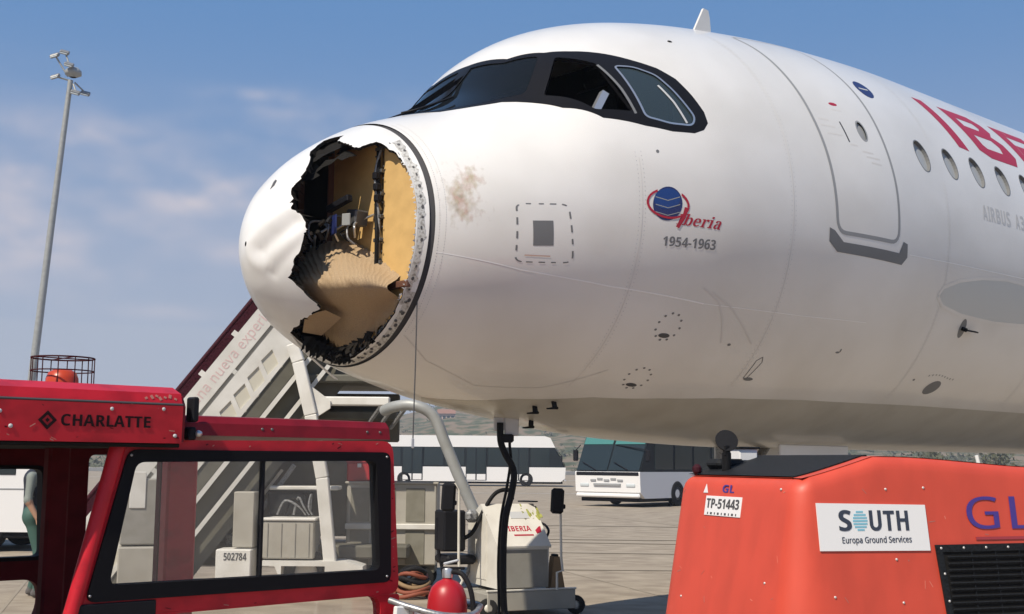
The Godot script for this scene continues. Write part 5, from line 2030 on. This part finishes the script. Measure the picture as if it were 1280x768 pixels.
	# beige trailer beside the stairs
	var t := thing("panelled_trailer", "low beige panelled trailer with a white middle rail beside the tractor window", "trailer", Vector3(-1.5, 0, -15.75), 0.0)
	bx("side", Vector3(0, .82, -.35), Vector3(1.14, 1.02, .7), .015, M.beige_panel, t)
	bx("middle_rail", Vector3(0, .79, .02), Vector3(1.16, .07, .05), .008, M.stair_white, t)
	bx("top_rail", Vector3(0, 1.335, -.01), Vector3(1.18, .03, .06), .006, M.beige_panel, t)
	for q2 in [[-.40, 1.06], [-.07, 1.06], [.30, 1.06], [-.40, .53], [-.07, .53], [.30, .53]]:
		bx("inset_panel", Vector3(q2[0], q2[1], .003), Vector3(.24, .42, .012), .004, M.inset_olive, t)
	for k in 4:
		var c := Vector3([-.4, .4, -.4, .4][k], .15, [-.08, -.08, -.62, -.62][k])
		var st3 := new_st()
		lathe(st3, [Vector2(0, -.05), Vector2(.14, -.05), Vector2(.15, 0), Vector2(.14, .05), Vector2(0, .05)], 18, Transform3D(Basis(Vector3.RIGHT, PI / 2), c))
		part("wheel", st3, M.tyre, t)
	bx("chassis", Vector3(0, .26, -.35), Vector3(1.1, .10, .6), .01, M.olive_dark, t)
	var rbx := thing("red_case", "bright red case on top of the beige panelled trailer", "case", Vector3(-1.93, 1.35, -15.95))
	bx("shell", Vector3(0, .12, 0), Vector3(.32, .24, .22), .02, M.ext_red, rbx)
	bx("lid", Vector3(0, .245, 0), Vector3(.34, .02, .24), .006, M.ext_red, rbx)
	bx("latch", Vector3(0, .20, .115), Vector3(.05, .05, .012), .003, M.aluminium, rbx)
	var hs := thing("hose_heap", "orange-brown hoses heaped on the ground beside the red tractor", "hoses", Vector3(-1.15, 0, -14.9))
	for k in 6:
		var st3 := new_st()
		var pts := []
		for i in 20:
			var a := TAU * i / 19.0 * (1.1 + .1 * k)
			pts.append(Vector3(cos(a) * (.22 - .015 * k), .05 + .055 * k + .03 * sin(a * 2 + k), sin(a) * (.20 - .012 * k)))
		tube(st3, pts, .026, 8)
		part("coil", st3, [M.hose_orange, M.hose_orange, M.cardboard, M.rubber, M.hose_orange, M.rubber][k], hs)
	var wb2 := thing("white_crate", "small white crate on the ground, seen through the left of the tractor window", "crate", Vector3(-3.86, 0, -14.5), .2)
	bx("box", Vector3(0, .15, 0), Vector3(.30, .30, .3), .012, M.stair_white, wb2)
	bx("lid", Vector3(0, .31, 0), Vector3(.32, .03, .32), .008, M.stair_white, wb2)
	var cab := thing("grey_cabinet", "tall grey and cream cabinet seen through the far left of the tractor window", "cabinet", Vector3(-4.35, 0, -14.6), .3)
	bx("lower_case", Vector3(0, .30, 0), Vector3(.42, .60, .4), .015, M.beige_panel, cab)
	bx("upper_case", Vector3(.02, 1.0, -.05), Vector3(.44, .76, .3), .015, M.cart_grey, cab)
	bx("door", Vector3(-.02, 1.25, .105), Vector3(.18, .42, .02), .006, M.stair_white, cab)

func bar_part(called: String, a: Vector3, b: Vector3, w: float, m: Material, parent: Node) -> void:
	var st := new_st()
	bar(st, a, b, w, w, .004)
	part(called, st, m, parent)

# ------------------------------------------------------------------ buses, van, mast
func bus_wheels(b: Node3D, xs: Array, zs: Array, r := .48) -> void:
	for x in xs:
		for z in zs:
			var st := new_st()
			lathe(st, [Vector2(r * .55, -.13), Vector2(r * .9, -.13), Vector2(r, -.08), Vector2(r, .08), Vector2(r * .9, .13), Vector2(r * .55, .13)], 24, Transform3D(Basis(Vector3.RIGHT, PI / 2), Vector3(x, r, z)))
			var wh := part("wheel", st, M.tyre, b)
			st = new_st()
			lathe(st, [Vector2(0, -.06), Vector2(r * .55, -.11), Vector2(r * .55, .11), Vector2(0, .06)], 16, Transform3D(Basis(Vector3.RIGHT, PI / 2), Vector3(x, r, z)))
			part("rim", st, M.seal_dark, wh)

func make_bus(at: Vector3, turn: float, label: String, tall: float) -> Node3D:
	# the nose of the bus points along +x; z = 0 is the side with the doors, at +z
	var b := thing("apron_bus", label, "bus", at, turn, "white apron buses parked beyond the aircraft")
	var l := 13.6
	var w := 2.9
	var st := new_st()
	# side outline with a raked front, extruded across
	prism(st, P([-l, .32, -.35, .32, -.05, .55, .0, 1.28, -.02, 1.30, -l, 1.30]), -w, 0.0)
	var low := part("lower_body", st, M.bus_white, b)
	st = new_st()
	prism(st, P([-l, tall - .78, -.72, tall - .78, -1.05, tall - .12, -1.45, tall, -l + .2, tall, -l, tall - .2]), -w, 0.0)
	part("roof", st, M.bus_white, b)
	st = new_st()
	prism(st, P([-l + .04, 1.30, -.06, 1.30, -.76, tall - .78, -l + .04, tall - .78]), -w + .03, -.03)
	part("glass_band", st, M.bus_shut, b)
	# windows along both sides
	for z in [.0, -w]:
		for k in 8:
			var x: float = -1.75 - k * 1.45
			if z == 0.0 and k in [1, 3, 6]:
				continue
			bx("window", Vector3(x, (1.36 + tall - .80) * .5, z + (-.02 if z == 0.0 else .02)), Vector3(1.30, tall - 2.24, .03), .008, M.bus_glass, b)
	for k in [1, 3, 6]:
		var x: float = -1.75 - k * 1.45
		var dr := bx("door", Vector3(x, 1.52, -.005), Vector3(1.42, 2.24, .06), .01, M.bus_shut, b)
		for sgn in [-1, 1]:
			bx("door_pane", Vector3(x + sgn * .345, 1.72, .03), Vector3(.60, 1.72, .02), .006, M.bus_glass, dr)
			bx("door_foot", Vector3(x + sgn * .345, .62, .03), Vector3(.60, .40, .02), .05, M.bus_white, dr)
	st = new_st()
	# windscreen of two panes, raked
	var y0 := 1.32
	var y1 := tall - .80
	for sgn in [-1, 1]:
		var zc: float = -w * .5 + sgn * w * .245
		st = new_st()
		var hw := w * .235
		quad(st, Vector3(-.035, y0 + .03, zc - hw), Vector3(-.035, y0 + .03, zc + hw), Vector3(-.715, y1 - .03, zc + hw), Vector3(-.715, y1 - .03, zc - hw))
		var ws := part("windscreen", st, M.bus_glass, b)
		st = new_st()
		var ya := lerpf(y0, y1, .72)
		var xa := lerpf(-.025, -.705, .72)
		quad(st, Vector3(xa + .012, ya, zc - hw * .97), Vector3(xa + .012, ya, zc + hw * .97), Vector3(-.690, y1 - .06, zc + hw * .97), Vector3(-.690, y1 - .06, zc - hw * .97))
		part("sun_visor", st, M.bus_visor, ws)
		pipe("wiper", [Vector3(.0, y0 + .04, zc - hw * .3), Vector3(-.12, y0 + .34, zc + hw * .7)], .018, M.black_plastic, ws, 6)
	bx("front_band", Vector3(-.02, 1.22, -w * .5), Vector3(.06, .14, w - .1), .02, M.black_plastic, b)
	for k in 5:
		bx("front_vent", Vector3(.002, .98 + .05 * (k % 2), -w * .5 + .62 - k * .30), Vector3(.02, .07, .24), .004, M.line_grey, low)
	bx("grille", Vector3(-.005, .82, -w * .5), Vector3(.06, .09, 1.2), .01, M.line_grey, low)
	for z in [-.42, -w + .42]:
		bx("headlight", Vector3(-.03, .80, z), Vector3(.06, .13, .40), .03, M.lens, low)
	bx("bumper", Vector3(-.06, .42, -w * .5), Vector3(.14, .16, w * .98), .05, M.bus_white, low)
	bx("skirt_shadow", Vector3(-l * .5, .26, -w * .5), Vector3(l * .97, .14, w * .9), .02, M.black_plastic, b)
	bus_wheels(b, [-2.7, -l + 2.6], [-.09, -w + .09])
	for z in [.18, -w - .18]:
		bx("mirror", Vector3(-.3, 1.9, z), Vector3(.12, .42, .2), .03, M.black_plastic, b)
		pipe("mirror_arm", [Vector3(-.5, 2.3, z * .5), Vector3(-.3, 2.1, z)], .02, M.black_plastic, b, 6)
	return b

func make_vehicles() -> void:
	make_bus(Vector3(3.75, 0, -84.5), 0.0, "long white bus seen from its side, behind the white cart and bent pipe", 3.42)
	make_bus(Vector3(2.46, 0, -47.4), deg_to_rad(-128), "white bus facing the camera, partly hidden by the red ground power unit", 3.52)
	var v := thing("white_van", "white van parked behind the standing person, seen through the tractor", "van", Vector3(-8.15, 0, -21.6))
	var st := new_st()
	prism(st, P([-5.0, .34, -.1, .34, 0, .5, -.02, 1.27, -.2, 1.9, -.5, 2.05, -4.1, 2.05, -5.0, 1.2]), -1.9, 0)
	part("body", st, M.bus_white, v)
	for k in 3:
		bx("window", Vector3(-.95 - k * 1.15, 1.58, -.0), Vector3(1.0, .52, .03), .01, M.bus_glass, v)
	bx("sill", Vector3(-2.5, .30, -.9), Vector3(4.7, .14, 1.7), .02, M.black_plastic, v)
	bx("trim_line", Vector3(-2.5, 1.08, .005), Vector3(4.6, .02, .012), .003, M.line_grey, v)
	bx("door_gap", Vector3(-1.5, .95, .003), Vector3(.012, 1.0, .01), .002, M.line_dark, v)
	bus_wheels(v, [-.95, -4.0], [-.14, -1.76], .33)
	# floodlight mast
	var m := thing("floodlight_mast", "tall grey floodlight mast against the sky at the left", "lamp post", Vector3(-23.75, 0, -60))
	st = new_st()
	tube(st, [Vector3(0, 0, 0), Vector3(.37, 5.5, 0), Vector3(.9, 13, 0), Vector3(1.46, 20.5, 0)], .23, 16, true, .55)
	part("pole", st, M.lamp_grey, m)
	bx("base_plate", Vector3(0, .03, 0), Vector3(.8, .06, .8), .02, M.grey_metal, m)
	var top := Vector3(1.46, 20.4, 0)
	st = new_st()
	lathe(st, [Vector2(.0, .42), Vector2(.25, .38), Vector2(.40, .22), Vector2(.40, .02), Vector2(.16, -.1)], 16, Transform3D(Basis(), top + Vector3(.12, .35, 0)))
	part("junction_box", st, M.lamp_grey, m)
	for q in [[-.15, .3, -.80, 1.35, .1], [.05, .45, -.42, 1.62, -.2], [-.1, .1, -.62, .18, .35], [.15, -.1, .42, -.62, .3], [.2, .0, .70, -.48, -.3], [.1, .3, .1, .75, .5]]:
		pipe("arm", [top + Vector3(q[0], q[1], 0), top + Vector3(q[2], q[3], q[4])], .045, M.lamp_grey, m)
		var fl := bx("floodlight", top + Vector3(q[2] - .03, q[3], q[4]), Vector3(.46, .18, .36), .04, M.grey_metal, m, Basis.from_euler(Vector3(.5, .2, .35 if q[0] < 0 else -.2)))
		bx("lamp_glass", top + Vector3(q[2] - .04, q[3] - .07, q[4] + .09), Vector3(.36, .06, .26), .02, M.lens, fl, Basis.from_euler(Vector3(.5, .2, .35 if q[0] < 0 else -.2)))
	# white marker stakes far off at the right
	for k in 2:
		var s := thing("marker_pole", ["leaning white marker pole nearest to the fuselage, seen over the red power unit", "short leaning white marker pole at the right edge, over the red power unit"][k], "pole", Vector3([11.75, 12.9][k], 0, -31.0 + k))
		pipe("pole", [Vector3(.28, 0, 0), Vector3(-.10, 1.88 - .1 * k, 0)], .05 - .015 * k, M.sign_white, s)
		st = new_st()
		lathe(st, [Vector2(.26, 0), Vector2(.26, .06), Vector2(.1, .12), Vector2(0, .12)], 14, Transform3D(Basis(), Vector3(.28, 0, 0)))
		part("foot", st, M.rubber, s)

# ------------------------------------------------------------------ the person behind the tractor
func field_mesh(st: SurfaceTool, bones: Array, cell: float, blend: float) -> void:
	# bones: [a, b, ra, rb, colour]; surface nets over the smooth union of tapered capsules
	var lo := Vector3.ONE * 1e9
	var hi := -lo
	for b in bones:
		for k in 2:
			var r: float = b[2 + k] + cell * 2.0 + blend
			lo = lo.min(b[k] - Vector3.ONE * r)
			hi = hi.max(b[k] + Vector3.ONE * r)
	var n := Vector3i(((hi - lo) / cell).ceil()) + Vector3i.ONE
	var vals := PackedFloat32Array()
	vals.resize(n.x * n.y * n.z)
	vals.fill(1.0)
	var near := PackedInt32Array()
	near.resize(vals.size())
	var best := PackedFloat32Array()
	best.resize(vals.size())
	best.fill(9.0)
	for bi in bones.size():
		var b = bones[bi]
		var a: Vector3 = b[0]
		var ab: Vector3 = b[1] - a
		var l2 := maxf(ab.length_squared(), 1e-8)
		var m := maxf(b[2], b[3]) + blend + cell * 2.0
		var i0 := Vector3i(((a.min(b[1]) - Vector3.ONE * m - lo) / cell).floor()).clamp(Vector3i.ZERO, n - Vector3i.ONE)
		var i1 := Vector3i(((a.max(b[1]) + Vector3.ONE * m - lo) / cell).ceil()).clamp(Vector3i.ZERO, n - Vector3i.ONE)
		for z in range(i0.z, i1.z + 1):
			for y in range(i0.y, i1.y + 1):
				for x in range(i0.x, i1.x + 1):
					var p := lo + Vector3(x, y, z) * cell
					var t := clampf((p - a).dot(ab) / l2, 0.0, 1.0)
					var d: float = p.distance_to(a + ab * t) - lerpf(b[2], b[3], t)
					var i := (z * n.y + y) * n.x + x
					var o := vals[i]
					var h := clampf(.5 + .5 * (o - d) / blend, 0.0, 1.0)
					vals[i] = lerpf(o, d, h) - blend * h * (1.0 - h)
					if d < best[i]:
						best[i] = d
						near[i] = bi
	var id := PackedInt32Array()
	id.resize(vals.size())
	id.fill(-1)
	var pts := []
	var cols := []
	var off := [Vector3i(0, 0, 0), Vector3i(1, 0, 0), Vector3i(0, 1, 0), Vector3i(1, 1, 0), Vector3i(0, 0, 1), Vector3i(1, 0, 1), Vector3i(0, 1, 1), Vector3i(1, 1, 1)]
	var edges := [[0, 1], [2, 3], [4, 5], [6, 7], [0, 2], [1, 3], [4, 6], [5, 7], [0, 4], [1, 5], [2, 6], [3, 7]]
	for z in n.z - 1:
		for y in n.y - 1:
			for x in n.x - 1:
				var i := (z * n.y + y) * n.x + x
				var v := [vals[i], vals[i + 1], vals[i + n.x], vals[i + n.x + 1], vals[i + n.x * n.y], vals[i + n.x * n.y + 1], vals[i + n.x * n.y + n.x], vals[i + n.x * n.y + n.x + 1]]
				var inside := 0
				for q in v:
					if q < 0.0:
						inside += 1
				if inside == 0 or inside == 8:
					continue
				var sum := Vector3.ZERO
				var cnt := 0
				for e in edges:
					var va: float = v[e[0]]
					var vb: float = v[e[1]]
					if (va < 0.0) != (vb < 0.0):
						sum += Vector3(off[e[0]]).lerp(Vector3(off[e[1]]), va / (va - vb))
						cnt += 1
				id[i] = pts.size()
				pts.append(lo + (Vector3(x, y, z) + sum / cnt) * cell)
				cols.append(bones[near[i]][4])
	st.set_smooth_group(0)
	var put := func(q: Array) -> void:
		for k in [0, 1, 2, 0, 2, 3]:
			st.set_color(cols[q[k]])
			st.add_vertex(pts[q[k]])
	var sx := 1
	var sy := n.x
	var sz := n.x * n.y
	for z in range(1, n.z - 1):
		for y in range(1, n.y - 1):
			for x in range(1, n.x - 1):
				var i := (z * n.y + y) * n.x + x
				var c := vals[i] < 0.0
				for ax in 3:
					var s0: int = [sx, sy, sz][ax]
					if c != (vals[i + s0] < 0.0):
						var s1: int = [sy, sz, sx][ax]
						var s2: int = [sz, sx, sy][ax]
						var q := [id[i - s1 - s2], id[i - s2], id[i], id[i - s1]]
						if c:
							q.reverse()
						if q.min() >= 0:
							put.call(q)

func make_person() -> void:
	var p := thing("person", "person in dark vest and green trousers standing between the tractor and the white van", "person", Vector3(-5.60, 0, -14.7), deg_to_rad(96))
	# facing +z in local space; x is the person's left
	var skin := Color(.42, .24, .16)
	var shirt := Color(.20, .23, .21)
	var vest := Color(.018, .022, .035)
	var trou := Color(.045, .105, .085)
	var shoe := Color(.11, .105, .10)
	var bones := [
		[Vector3(0, .98, 0), Vector3(0, 1.16, .0), .135, .125, vest], [Vector3(0, 1.16, .0), Vector3(0, 1.36, -.01), .130, .140, vest],
		[Vector3(-.11, 1.38, -.01), Vector3(.11, 1.38, -.01), .085, .085, vest], [Vector3(-.05, 1.22, .03), Vector3(.05, 1.22, .03), .115, .115, vest],
		[Vector3(0, 1.44, -.01), Vector3(0, 1.54, .015), .055, .052, skin],
		[Vector3(-.09, .93, 0), Vector3(.09, .93, 0), .12, .12, trou],
		[Vector3(.10, .90, 0), Vector3(.11, .50, .05), .088, .062, trou], [Vector3(.11, .50, .05), Vector3(.12, .11, -.02), .064, .050, trou],
		[Vector3(-.10, .90, 0), Vector3(-.11, .50, .10), .088, .062, trou], [Vector3(-.11, .50, .10), Vector3(-.12, .11, .10), .064, .050, trou],
		[Vector3(.12, .05, -.05), Vector3(.13, .035, .14), .045, .034, shoe], [Vector3(-.12, .05, .07), Vector3(-.13, .035, .26), .045, .034, shoe],
		[Vector3(.19, 1.39, -.01), Vector3(.25, 1.12, -.04), .056, .044, shirt], [Vector3(.25, 1.12, -.04), Vector3(.17, .98, .16), .042, .030, skin],
		[Vector3(-.19, 1.39, -.01), Vector3(-.25, 1.12, -.02), .056, .044, shirt], [Vector3(-.25, 1.12, -.02), Vector3(-.24, .90, .10), .042, .030, skin]]
	var st := new_st()
	field_mesh(st, bones, .020, .035)
	# head with brow, nose, jaw, ears
	var h := Vector3(0, 1.655, .02)
	var head := [[h + Vector3(0, .03, -.015), h + Vector3(0, .02, .01), .092, .088, skin], [h + Vector3(0, -.05, .03), h + Vector3(0, -.085, .045), .062, .040, skin],
		[h + Vector3(0, .0, .098), h + Vector3(0, -.032, .112), .010, .016, skin], [h + Vector3(-.035, .022, .085), h + Vector3(.035, .022, .085), .012, .012, skin],
		[h + Vector3(-.02, -.066, .088), h + Vector3(.02, -.066, .088), .008, .008, Color(.32, .12, .10)],
		[h + Vector3(.088, .0, 0), h + Vector3(.092, -.03, .0), .014, .010, skin], [h + Vector3(-.088, .0, 0), h + Vector3(-.092, -.03, .0), .014, .010, skin],
		[h + Vector3(.034, .004, .086), h + Vector3(.036, .004, .086), .009, .009, Color(.03, .025, .02)], [h + Vector3(-.034, .004, .086), h + Vector3(-.036, .004, .086), .009, .009, Color(.03, .025, .02)],
		[Vector3(0, 1.52, .012), Vector3(0, 1.60, .02), .050, .052, skin]]
	field_mesh(st, head, .007, .014)
	# hands: palm, four fingers, thumb
	for q in [[Vector3(.17, .98, .16), Vector3(-.30, -.45, .75), 1.0], [Vector3(-.24, .90, .10), Vector3(.02, -.95, .25), -1.0]]:
		var w: Vector3 = q[0]
		var f: Vector3 = q[1].normalized()
		var sd := f.cross(Vector3(0, 0, 1) if absf(f.z) < .6 else Vector3(0, 1, 0)).normalized()
		var nn := f.cross(sd).normalized()
		var hand := [[w, w + f * .045, .027, .030, skin], [w + f * .05 - sd * .02, w + f * .085 - sd * .025, .020, .017, skin], [w + f * .05 + sd * .02, w + f * .085 + sd * .025, .020, .017, skin]]
		for k in 4:
			var o: Vector3 = sd * (-.030 + .020 * k)
			var ln: float = [.060, .072, .068, .052][k]
			var a: Vector3 = w + f * .088 + o
			var b: Vector3 = a + (f + nn * .25).normalized() * ln * .55
			hand.append([a, b, .0092, .0085, skin])
			hand.append([b, b + (f + nn * .9).normalized() * ln * .5, .0085, .0068, skin])
		var tb: Vector3 = w + f * .035 + sd * .026 * q[2]
		hand.append([tb, tb + (f * .6 + sd * .7 * q[2] + nn * .4).normalized() * .045, .0115, .0095, skin])
		field_mesh(st, hand, .006, .006)
	st.generate_normals()
	var bm := mat("person_body", Color(1, 1, 1), .7)
	bm.vertex_color_use_as_albedo = true
	part("body", st, bm, p)
	st = new_st()
	var hc := Color(.03, .018, .012)
	field_mesh(st, [[h + Vector3(0, .055, -.03), h + Vector3(0, .045, .015), .095, .090, hc], [h + Vector3(0, .0, -.055), h + Vector3(0, -.05, -.06), .075, .055, hc]], .010, .02)
	st.generate_normals()
	part("hair", st, M.hair_brown, p)

# ------------------------------------------------------------------
func _ready() -> void:
	rng.seed = 20250803
	# camera
	var cam := Camera3D.new()
	cam.name = "camera"
	cam.fov = 28.01
	cam.near = .05
	cam.far = 3000.0
	cam.position = Vector3(0, 1.6, 0)
	cam.basis = Basis(Vector3.RIGHT, deg_to_rad(7.2106)) * Basis(Vector3.BACK, deg_to_rad(.469))
	add_child(cam)
	# sky and air
	var we := WorldEnvironment.new()
	we.name = "world_environment"
	var env := Environment.new()
	env.background_mode = Environment.BG_SKY
	env.sky = make_sky()
	env.tonemap_mode = Environment.TONE_MAPPER_LINEAR
	env.tonemap_exposure = 1.08
	env.sdfgi_enabled = true
	env.ssao_enabled = true
	env.ssil_enabled = true
	env.fog_enabled = true
	env.fog_density = .0007
	env.fog_light_color = Color(.72, .76, .82)
	we.environment = env
	add_child(we)
	# sun
	var sun := DirectionalLight3D.new()
	sun.name = "sun"
	sun.light_energy = 1.48
	sun.light_color = Color(1.0, .955, .88)
	sun.light_angular_distance = .5
	sun.shadow_enabled = true
	var az := deg_to_rad(SUN_AZIMUTH)
	var el := deg_to_rad(SUN_HEIGHT)
	sun.look_at_from_position(Vector3(-sin(az) * cos(el), sin(el), cos(az) * cos(el)), Vector3.ZERO)
	add_child(sun)
	make_materials()
	tT = pchip(KT)
	tB = pchip(KB)
	tW = pchip(KW)
	tC = pchip(KC)
	make_setting()
	make_airliner()
	make_vehicles()
	make_stairs()
	make_cart()
	make_hanging_lines()
	make_power_unit()
	make_tractor()
	make_extinguisher()
	make_person()
